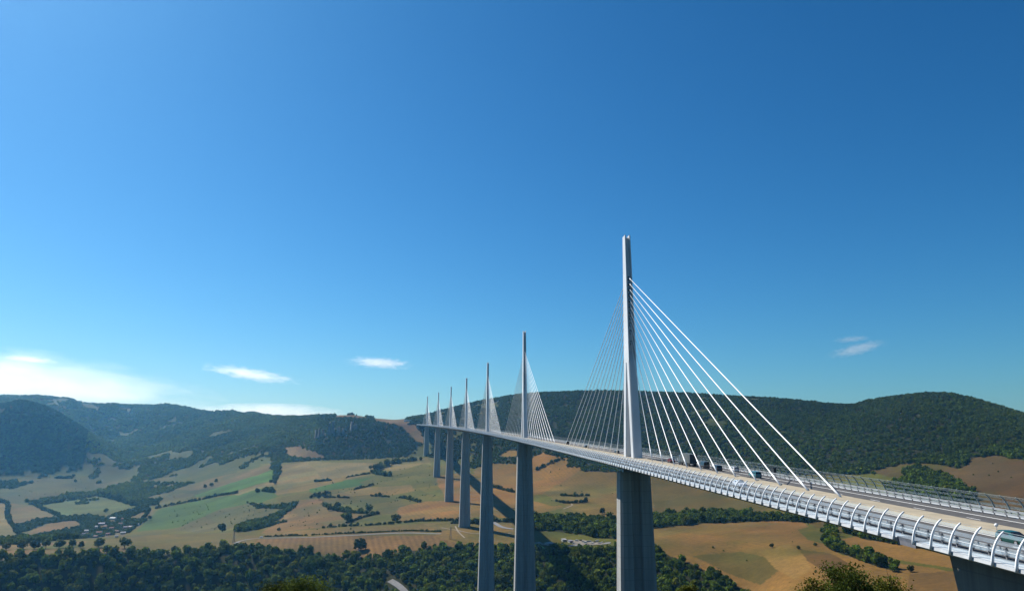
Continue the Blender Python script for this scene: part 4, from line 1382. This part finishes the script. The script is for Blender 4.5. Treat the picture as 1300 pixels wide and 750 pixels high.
# --- near trees whose tops rise into the frame
NEAR = [  # top px, half width px, distance, seed, label
    (391, 732, 30, 78, 1, 'yellow-green treetop poking up at the bottom edge left of the road'),
    (358, 739, 24, 82, 2, 'lower yellowish treetop at the bottom edge, left of a taller one'),
    (1078, 716, 32, 74, 3, 'largest olive-yellow treetop at the bottom right'),
    (1030, 735, 26, 80, 4, 'small olive treetop left of the largest one at the bottom right'),
    (1132, 733, 26, 84, 5, 'dark treetop with bare twigs at the bottom right'),
    (872, 744, 16, 120, 6, 'yellowish treetop just entering the frame right of the near pier'),
]
for tx, ty, hwp, D_, sd, lb in NEAR:
    P = CAM + ray(tx, ty).reshape(3) * D_
    gz_ = ground(P[0], P[1])[0]
    R_ = hwp * D_ / FOC * 1.25
    Ht = P[2] - gz_
    root = empty('young_oak', (P[0], P[1], gz_))
    tag(root, lb, 'tree', 'treetops along the bottom edge')
    g = np.random.default_rng(900 + sd)
    mb = MB()
    tips = []
    mb.tube([(0, 0, -1), (0, 0, Ht * .4), (.1 * R_, 0, Ht * .75), (0, 0, Ht * .97)], [.22, .17, .09, .025], 8)
    for k in range(26):
        z0 = Ht - R_ * g.uniform(.35, 2.2); a_ = g.uniform(0, 6.28)
        l_ = R_ * g.uniform(.5, 1.0) * min(1, .35 + (Ht - z0) / (2.2 * R_))
        e = np.array([l_ * math.cos(a_), l_ * math.sin(a_), z0 + l_ * g.uniform(.35, .8)])
        e[2] = min(e[2], Ht - abs(l_) * .35)
        mid = np.array([e[0] * .5, e[1] * .5, z0 + (e[2] - z0) * .35])
        mb.tube([(0, 0, z0), mid, e], [.06, .04, .012], 5)
        tips += [e, (mid + e) / 2, mid]
    tips += [np.array([0, 0, Ht - .1 * R_]), np.array([.05, 0, Ht - .35 * R_]), np.array([0, .1, Ht - .65 * R_])]
    if sd == 5:
        for dx, h2 in ((-.35, .75), (-.1, .35), (.5, .45)):
            mb.tube([(dx * .5, 0, Ht - .5), (dx, .05, Ht + h2 * .5), (dx * 1.35, 0, Ht + h2)], [.035, .02, .008], 5)
    mb.build('trunk', M['trunk'], root)
    tips = np.array(tips)
    n = 13000
    k = g.integers(0, len(tips), n)
    C3 = tips[k] + g.normal(size=(n, 3)) * np.array([.2, .2, .17]) * R_ * g.uniform(.5, 1.0, (len(tips), 1))[k]
    C3[:, 2] = np.minimum(C3[:, 2], Ht + .02 * R_)
    nrm = g.normal(size=(n, 3)) + np.array([0, 0, .6]); nrm /= np.linalg.norm(nrm, axis=1, keepdims=True)
    u = np.cross(nrm, g.normal(size=(n, 3))); u /= np.linalg.norm(u, axis=1, keepdims=True); v = np.cross(nrm, u)
    sz = (.11 * g.uniform(.6, 1.4, n) * (D_ / 78))[:, None]
    q_ = np.stack([C3 - u * sz, C3 - v * sz * .55, C3 + u * sz, C3 + v * sz * .55], 1).reshape(-1, 3)
    tint = np.repeat(g.uniform(.5, 1.4, len(tips))[k] * g.uniform(.7, 1.3, n), 4)[:, None] * np.array([[1, 1, 1.0]])
    me = np_mesh('crown', q_, np.arange(4 * n).reshape(n, 4), [M['leafN']], attrs={'col': tint})
    link('crown', me, root)

# ------------------------------------------------------------------ cliffs on the far hill
for q, (cx_, y0_, y1_, wp, lb) in enumerate(((400.5, 558, 545, 2.6, 'leftmost grey rock buttress on the wooded cliff hill'),
                                         (404.5, 555, 544, 2.0, 'slim rock rib right beside the leftmost buttress'),
                                         (409.5, 554, 545, 2.2, 'third rock rib from the left on the cliff hill'),
                                         (417.5, 553, 536, 2.4, 'tall slim grey rock pillar in the middle of the cliff hill'),
                                         (422, 552, 534, 2.8, 'tallest and broadest grey pillar in the middle of the cliff hill'),
                                         (430, 552, 541, 3.0, 'squat grey rock face right of the tallest pillar'),
                                         (435, 551, 543, 2.0, 'small rock rib right of the squat rock face'),
                                         (446, 546, 535, 2.8, 'upper grey rock face below the rim of the cliff hill'),
                                         (451, 546, 538, 3.0, 'rightmost grey rock face below the rim of the cliff hill'))):
    base = hit(cx_, y0_, 1900)
    Dm = np.linalg.norm(base - CAM); mpp = Dm / FOC
    w, h = wp * mpp, (y0_ - y1_) * mpp
    g = np.random.default_rng(70 + q)
    nu, nv = 18, 14
    rg = []
    for iv in range(nv + 1):
        v = iv / nv
        ring = []
        ph = g.uniform(-.12, .12)
        for iu in range(nu):
            b = 2 * math.pi * iu / nu
            rr = (1 - .25 * v ** 2) * (1 + .22 * math.sin(3 * b + q) + .14 * math.sin(7 * b + q * 2) + g.uniform(-.07, .07) + ph)
            ring.append((rr * w * .62 * math.cos(b), rr * w * .75 * math.sin(b) + v * h * .30, -.25 * h + v * 1.25 * h * (1 + .0) - (.12 * h * rr if v > .95 else 0)))
        rg.append(ring)
    mb = MB(); mb.rings(rg)
    o = mb.build('rock_buttress', M['rock']); o.location = base
    tag(o, lb, 'rock', 'rock faces of the cliff hill')

# ------------------------------------------------------------------ village in the left valley
WALLS = {'cream': plain('cream_render', (.30, .26, .20), .9, .1, .3), 'white': plain('white_render', (.38, .375, .36), .9, .06, .3),
         'grey': plain('grey_stone_wall', (.20, .19, .18), .9, .15, .4)}
ROOFS = {'red': plain('red_roof_tiles', (.17, .085, .062), .9, .2, .5), 'slate': plain('blue_grey_slates', (.16, .15, .19), .7, .2, .5),
         'pale': plain('pale_metal_roof', (.22, .225, .23), .7, .08, .3), 'brown': plain('brown_roof_tiles', (.14, .09, .068), .9, .2, .5)}
HOUSES = [
    (143.7, 659, 8.5, 'white', 'pale', 'long pale-roofed shed at the top of the village'),
    (129, 666, 7, 'grey', 'slate', 'large house with dark slate roof in the village'),
    (122.5, 670, 3.2, 'white', 'pale', 'small bright white house left of the big slate-roofed one'),
    (111, 675, 7, 'grey', 'pale', 'long low house with pale roof at the village left edge'),
    (126, 677, 6.5, 'cream', 'red', 'red-roofed house in the middle of the village'),
    (134.5, 669.5, 5, 'cream', 'brown', 'brown-roofed cottage right of the slate-roofed house'),
    (141.5, 671.5, 5, 'cream', 'red', 'cream house with red roof near the village centre'),
    (148.5, 675.5, 5, 'grey', 'brown', 'grey stone house with brown roof'),
    (155.8, 677.5, 6, 'cream', 'pale', 'yellowish building at the lower right of the village'),
    (153, 666, 4.6, 'cream', 'brown', 'tall cream house on the right of the village'),
    (155.5, 660, 3.2, 'cream', 'red', 'small red-roofed house highest in the village'),
    (159, 670.5, 4.5, 'grey', 'slate', 'slate-roofed house right of the cream ones'),
    (167, 670, 7, 'grey', 'slate', 'long bluish roof at the right end of the village'),
    (175, 667, 3.2, 'white', 'pale', 'small white house at the far right of the village'),
    (148, 682, 3.2, 'white', 'pale', 'tiny white house lowest in the village'),
    (121.5, 682, 5, 'grey', 'brown', 'brown-roofed barn low in the village'),
    (106, 679, 3.6, 'white', 'slate', 'small house with dark roof leftmost in the village'),
    (137, 679, 4.5, 'grey', 'red', 'dim red-roofed house below the village centre'),
]
for q, (hx, hy, wp, wl, rf, lb) in enumerate(HOUSES):
    P = hit(hx, hy, 1500)
    mpp = np.linalg.norm(P - CAM) / FOC
    w = wp * mpp * .85; d = min(w * .75, 3.4 * mpp); h = 1.6 * mpp; rh = 1.0 * mpp
    o = empty('village_house', (P[0], P[1], P[2] - .3), rad(-25 + (q * 37) % 60))
    mb = MB(); mb.box(-w / 2, w / 2, -d / 2, d / 2, -2, h)
    mb.add([(-w / 2, -d / 2, h), (-w / 2, d / 2, h), (-w / 2, 0, h + rh), (w / 2, -d / 2, h), (w / 2, d / 2, h), (w / 2, 0, h + rh)], [(0, 2, 1), (3, 4, 5)])
    mb.build('wall', WALLS[wl], o)
    mb = MB(); e = .5
    for sy in (-1, 1):
        mb.hexa([(-w / 2 - e, sy * (d / 2 + e), h - .2), (w / 2 + e, sy * (d / 2 + e), h - .2), (w / 2 + e, 0, h + rh), (-w / 2 - e, 0, h + rh),
                 (-w / 2 - e, sy * (d / 2 + e), h + .1), (w / 2 + e, sy * (d / 2 + e), h + .1), (w / 2 + e, 0, h + rh + .3), (-w / 2 - e, 0, h + rh + .3)])
    mb.build('roof', ROOFS[rf], o)
    mb = MB()
    for k in range(max(2, int(w / 3.5))):
        xx = -w / 2 + (k + .5) * w / max(2, int(w / 3.5))
        mb.box(xx - .5, xx + .5, -d / 2 - .03, -d / 2 + .05, h * .45, h * .45 + 1.3)
    mb.build('windows', M['glass'], o)
    tag(o, lb, 'house', 'houses of the valley village')

# ------------------------------------------------------------------ visitor car park under the bridge
lot = [hit(px_, py_, 900) for px_, py_ in ((724, 686), (740, 685), (768, 689), (764, 691.5), (728, 691.5))]
mb = MB()
cx0 = np.mean(lot, 0)
ringp = []
for a in range(5):
    p0, p1 = lot[a], lot[(a + 1) % 5]
    for k in range(8):
        q_ = p0 + (p1 - p0) * k / 8
        ringp.append((q_[0], q_[1], ground(q_[0], q_[1])[0] + .6))
Vl = ringp + [(cx0[0] + (p_[0] - cx0[0]) * .5, cx0[1] + (p_[1] - cx0[1]) * .5, ground(cx0[0] + (p_[0] - cx0[0]) * .5, cx0[1] + (p_[1] - cx0[1]) * .5)[0] + .6) for p_ in ringp] + [(cx0[0], cx0[1], ground(cx0[0], cx0[1])[0] + .6)]
nl = len(ringp)
mb.add(Vl, [(k, (k + 1) % nl, nl + (k + 1) % nl, nl + k) for k in range(nl)] + [(nl + k, nl + (k + 1) % nl, 2 * nl) for k in range(nl)])
tag(mb.build('car_park', plain('gravel_car_park', (.14, .125, .10), .95, .2, .1)), 'pale visitor car park on the valley floor', kind='structure')
for q, (bx, by, wp, dp, hp, mt, lb) in enumerate(((716, 686.5, 5, 4, 2.6, 'pale', 'pale-roofed pavilion at the left of the car park'),
                                              (724, 688, 4.5, 4, 2.4, 'slate', 'dark-roofed pavilion beside the pale one'),
                                              (685, 690.5, 2.6, 3, 2.2, 'pale', 'small white kiosk on the lawn by the second pier'),
                                              (697, 690.5, 10, 4, 2.0, 'pale', 'long low pavilion inside the bridge shadow'))):
    P = hit(bx, by, 900); mpp = np.linalg.norm(P - CAM) / FOC
    w, d, h = wp * mpp, dp * mpp * 1.4, hp * mpp
    o = empty('pavilion', (P[0], P[1], P[2] - .2), rad(12 + q * 9))
    mb = MB(); mb.box(-w / 2, w / 2, -d / 2, d / 2, -1.5, h * .7); mb.build('wall', WALLS['white'], o)
    mb = MB(); mb.hexa([(-w * .56, -d * .56, h * .7 + .01), (w * .56, -d * .56, h * .7 + .01), (w * .56, d * .56, h + .01), (-w * .56, d * .56, h + .01),
                        (-w * .56, -d * .56, h * .7 + .4), (w * .56, -d * .56, h * .7 + .4), (w * .56, d * .56, h + .4), (-w * .56, d * .56, h + .4)]); mb.build('roof', ROOFS[mt], o)
    mb = MB(); mb.box(-w * .38, w * .38, -d / 2 - .06, -d / 2 + .02, h * .2, h * .55); mb.build('window', M['glass'], o)
    tag(o, lb, 'pavilion', 'pavilions of the visitor stop')
lawn = [hit(px_, py_, 900) for px_, py_ in ((677, 690), (684, 691), (692, 696), (677, 696))]
mb = MB(); mb.add([(p_[0], p_[1], ground(p_[0], p_[1])[0] + .7) for p_ in lawn], [(0, 1, 2, 3)])
tag(mb.build('lawn', plain('mown_green_lawn', (.16, .24, .05), .95, .2, .2)), 'bright green lawn strip beside the second pier', kind='structure')
PARK = [(732, 687.0, 'white', 'van'), (737, 686.4, 'black', 'estate'), (740, 688, 'silver', 'saloon'), (743, 689.5, 'white', 'van'), (746, 688, 'black', 'saloon'),
        (749, 687.6, 'silver', 'estate'), (752, 690, 'white', 'saloon'), (755, 688.5, 'black', 'hatchback'), (758, 687.6, 'white', 'van'), (761, 690, 'silver', 'hatchback'),
        (764, 689.2, 'white', 'hatchback'), (728, 690.5, 'silver', 'saloon'), (735, 691.5, 'blue', 'hatchback'), (744, 692, 'black', 'hatchback')]
PC = {'white': (.75, .75, .76), 'black': (.02, .02, .022), 'silver': (.45, .46, .48), 'blue': (.05, .09, .2)}
first = {}
for q, (vx, vy, cn, kd) in enumerate(PARK):
    P = hit(vx, vy, 900)
    if (kd, cn) not in first:
        o = make_vehicle('parked_' + ('van' if kd == 'van' else 'car'), *MODELS[kd], PC[cn]); first[(kd, cn)] = o
    else:
        src = first[(kd, cn)]
        o = src.copy(); COL.objects.link(o)
        for ch in list(src.children):
            c2 = ch.copy(); COL.objects.link(c2); c2.parent = o
            for g2 in ch.children:
                c3 = g2.copy(); COL.objects.link(c3); c3.parent = c2
    o.location = (P[0], P[1], P[2] + .62); o.rotation_euler = (0, 0, rad(55 + (q % 3) * 8))
    what = {'van': 'van', 'estate': 'estate car', 'saloon': 'saloon car', 'hatchback': 'hatchback'}[kd]
    tag(o, '%s %s parked in the valley car park under the bridge' % (cn, what), 'van' if kd == 'van' else 'car', 'vehicles in the car park')
P = hit(331.5, 682.6, 900)
o = make_vehicle('valley_van', *MODELS['van'], (.8, .8, .8)); o.location = (P[0], P[1], P[2] + .6); o.rotation_euler = (0, 0, rad(100)); o.scale = (1, 1, 1)
tag(o, 'lone white van driving on the valley road above the woods', 'van')

# lattice masts in the fields
for lx, ly, hp, lb in ((296.6, 689, 14, 'left lattice power mast beside the curve of the valley road'), (572, 684, 14, 'lattice power mast in the dry field left of the third pier')):
    P = hit(lx, ly, 900); mpp = np.linalg.norm(P - CAM) / FOC; h = hp * mpp
    mb = MB()
    cs = [(-1, -1), (1, -1), (1, 1), (-1, 1)]
    for cx_, cy_ in cs:
        mb.tube([(cx_ * 1.7, cy_ * 1.7, -.5), (cx_ * .8, cy_ * .8, h * .6), (cx_ * .35, cy_ * .35, h)], [.22, .18, .14], 4)
    for k in range(9):
        z0, z1 = h * k / 9, h * (k + 1) / 9
        w0, w1 = 1.7 - 1.35 * k / 9, 1.7 - 1.35 * (k + 1) / 9
        for a in range(4):
            p_, q_ = cs[a], cs[(a + 1) % 4]
            mb.tube([(p_[0] * w0, p_[1] * w0, z0), (q_[0] * w1, q_[1] * w1, z1)], .1, 4)
    mast = mb.build('lattice_mast', M['lattice']); mast.location = P
    mb = MB()
    for z in (h * .78, h * .93):
        mb.tube([(-3.6, 0, z), (0, 0, z + .5), (3.6, 0, z)], [.1, .22, .1], 4)
    mb.build('cross_arm', M['lattice'], mast)
    tag(mast, lb, 'power mast')

# ------------------------------------------------------------------ haze, clouds
hz = MB(); hz.box(-8900, 8800, -9100, 8600, float(TZ.min()) - 1.5, 372)
m = bpy.data.materials.new('valley_air'); m.use_nodes = True
nt = m.node_tree; nt.nodes.remove(nt.nodes['Principled BSDF'])
pv = nt.nodes.new('ShaderNodeVolumePrincipled')
pv.inputs['Color'].default_value = (.18, .56, 1.0, 1); pv.inputs['Density'].default_value = 5.2e-5
pv.inputs['Absorption Color'].default_value = (1, 1, 1, 1)
pv.inputs['Anisotropy'].default_value = .6
nt.links.new(pv.outputs[0], nt.nodes['Material Output'].inputs['Volume'])
HAZE = tag(hz.build('haze', m), 'blue summer haze filling the valley air', kind='stuff')



def cloud(name, cx_, cy_, hl, hh, tilt, dist, dens, thr, seed, label, sc=(5.0, 5.0, 2.4), depth=.45, fall=.46):
    P = CAM + ray(cx_, cy_).reshape(3) * dist
    mpp = dist / FOC
    mb = MB()
    rg = []
    for i in range(1, 12):
        q = math.pi * i / 12
        rg.append([(math.sin(q) * math.cos(b), math.sin(q) * math.sin(b), -math.cos(q)) for b in [2 * math.pi * j / 20 for j in range(20)]])
    mb.rings(rg)
    m = bpy.data.materials.new(name + '_vapour'); m.use_nodes = True
    nt = m.node_tree; nt.nodes.remove(nt.nodes['Principled BSDF'])
    pv = nt.nodes.new('ShaderNodeVolumePrincipled')
    pv.inputs['Color'].default_value = (1, 1, 1, 1); pv.inputs['Anisotropy'].default_value = .55
    tc = nt.nodes.new('ShaderNodeTexCoord')
    ln = N(nt, 'ShaderNodeVectorMath', operation='LENGTH'); nt.links.new(tc.outputs['Object'], ln.inputs[0])
    mp = N(nt, 'ShaderNodeMapping'); mp.inputs['Scale'].default_value = sc; mp.inputs['Location'].default_value = (seed * 3.7, seed * 1.3, seed)
    nt.links.new(tc.outputs['Object'], mp.inputs[0])
    f = noise(nt, 1.0, vec=mp.outputs[0], detail=5, rough=.62)
    a = N(nt, 'ShaderNodeMath', operation='MULTIPLY_ADD'); a.inputs[1].default_value = -fall; a.inputs[2].default_value = .0
    nt.links.new(ln.outputs['Value'], a.inputs[0])
    b = N(nt, 'ShaderNodeMath', operation='ADD'); nt.links.new(a.outputs[0], b.inputs[0]); nt.links.new(f, b.inputs[1])
    nt.links.new(ramp(nt, b.outputs[0], thr, thr + .26, 0, dens), pv.inputs['Density'])
    nt.links.new(pv.outputs[0], nt.nodes['Material Output'].inputs['Volume'])
    o = mb.build(name, m)
    o.location = P; o.scale = (hl * mpp, hl * mpp * depth, hh * mpp)
    az = math.atan2(P[0] - CAM[0], P[1] - CAM[1])
    o.rotation_euler = (0, rad(tilt), -az)
    tag(o, label, 'cloud', 'thin clouds')


cloud('cloud', 45, 492, 205, 40, 5, 19000, .00042, .06, 1, 'wide pale veil of cloud above the left ridge', (3.2, 3.2, 2.4), fall=.52)
cloud('cloud', 318, 475, 64, 9.5, 7.5, 20000, .0024, .17, 2, 'thin white streak of cloud sloping down left of the bridge')
cloud('cloud', 482, 460.5, 50, 9, 3, 20500, .0026, .17, 3, 'small bright wisp of cloud above the far pylons')
cloud('cloud', 345, 524, 90, 12, 0, 21000, .0008, .02, 4, 'low flat cloud resting on the far ridge', (2.6, 2.6, 1.0))
cloud('cloud', 1081, 430.5, 24, 4.5, -2, 19500, .0016, .14, 5, 'small faint upper wisp at the right')
cloud('cloud', 1088, 443, 38, 8, -12, 19000, .0016, .14, 6, 'faint slanting lower wisp at the right')
cloud('cloud', 36, 456, 34, 4.5, 3, 19000, .0022, .15, 7, 'tiny streak of cloud at the left edge over the veil')

# ------------------------------------------------------------------ sky, sun
SUN_EL, SUN_AZ = 47.0, -45.0        # azimuth clockwise from +Y (negative: to the left)
w = bpy.data.worlds.new('World'); SC.world = w; w.use_nodes = True
nt = w.node_tree
bg = nt.nodes['Background']
sky = nt.nodes.new('ShaderNodeTexSky'); sky.sky_type = 'NISHITA'; sky.sun_disc = False
sky.sun_elevation = rad(SUN_EL); sky.sun_rotation = rad(SUN_AZ)
sky.altitude = 0; sky.air_density = 1.0; sky.dust_density = .6; sky.ozone_density = 1.0
# a clear dry late-summer sky: each band steepened a little so that it deepens away from the sun
sp = nt.nodes.new('ShaderNodeSeparateColor'); nt.links.new(sky.outputs[0], sp.inputs[0])
cb = nt.nodes.new('ShaderNodeCombineColor')
for k_, (g_, a_) in enumerate(((1.86, .0080), (1.32, .0405), (1.24, .0652))):
    pw = N(nt, 'ShaderNodeMath', operation='POWER'); pw.inputs[1].default_value = g_
    nt.links.new(sp.outputs[k_], pw.inputs[0])
    ml = N(nt, 'ShaderNodeMath', operation='MULTIPLY'); ml.inputs[1].default_value = a_ / .1312
    nt.links.new(pw.outputs[0], ml.inputs[0]); nt.links.new(ml.outputs[0], cb.inputs[k_])
nt.links.new(cb.outputs[0], bg.inputs['Color'])
bg.inputs['Strength'].default_value = .078
sl = bpy.data.lights.new('sun', 'SUN'); sl.energy = 5.0; sl.angle = rad(.53); sl.color = (1, .965, .90)
so = bpy.data.objects.new('sun', sl); COL.objects.link(so)
from mathutils import Vector, Matrix
e_, a_ = rad(SUN_EL), rad(SUN_AZ)
sd_ = Vector((math.sin(a_) * math.cos(e_), math.cos(a_) * math.cos(e_), math.sin(e_)))
so.rotation_euler = sd_.to_track_quat('Z', 'Y').to_euler()
so.location = (0, 0, 400)

cam = bpy.data.cameras.new('camera'); co = bpy.data.objects.new('camera', cam); COL.objects.link(co)
cam.sensor_fit = 'HORIZONTAL'; cam.sensor_width = 36; cam.lens = 36 * FOC / W
cam.clip_start = .5; cam.clip_end = 60000
mt = Matrix((tuple(RGT), tuple(UPV), tuple(-FWD))).transposed().to_4x4()
mt.translation = Vector(tuple(CAM))
co.matrix_world = mt
SC.camera = co

SC.view_settings.view_transform = 'Standard'; SC.view_settings.look = 'None'
SC.view_settings.exposure = 0.75; SC.view_settings.gamma = 1.0
try:
    SC.view_settings.use_curve_mapping = False
except Exception:
    pass
SC.cycles.max_bounces = 5; SC.cycles.diffuse_bounces = 2; SC.cycles.glossy_bounces = 2
SC.cycles.transparent_max_bounces = 24; SC.cycles.volume_bounces = 2; SC.cycles.volume_step_rate = .6
SC.cycles.use_denoising = True
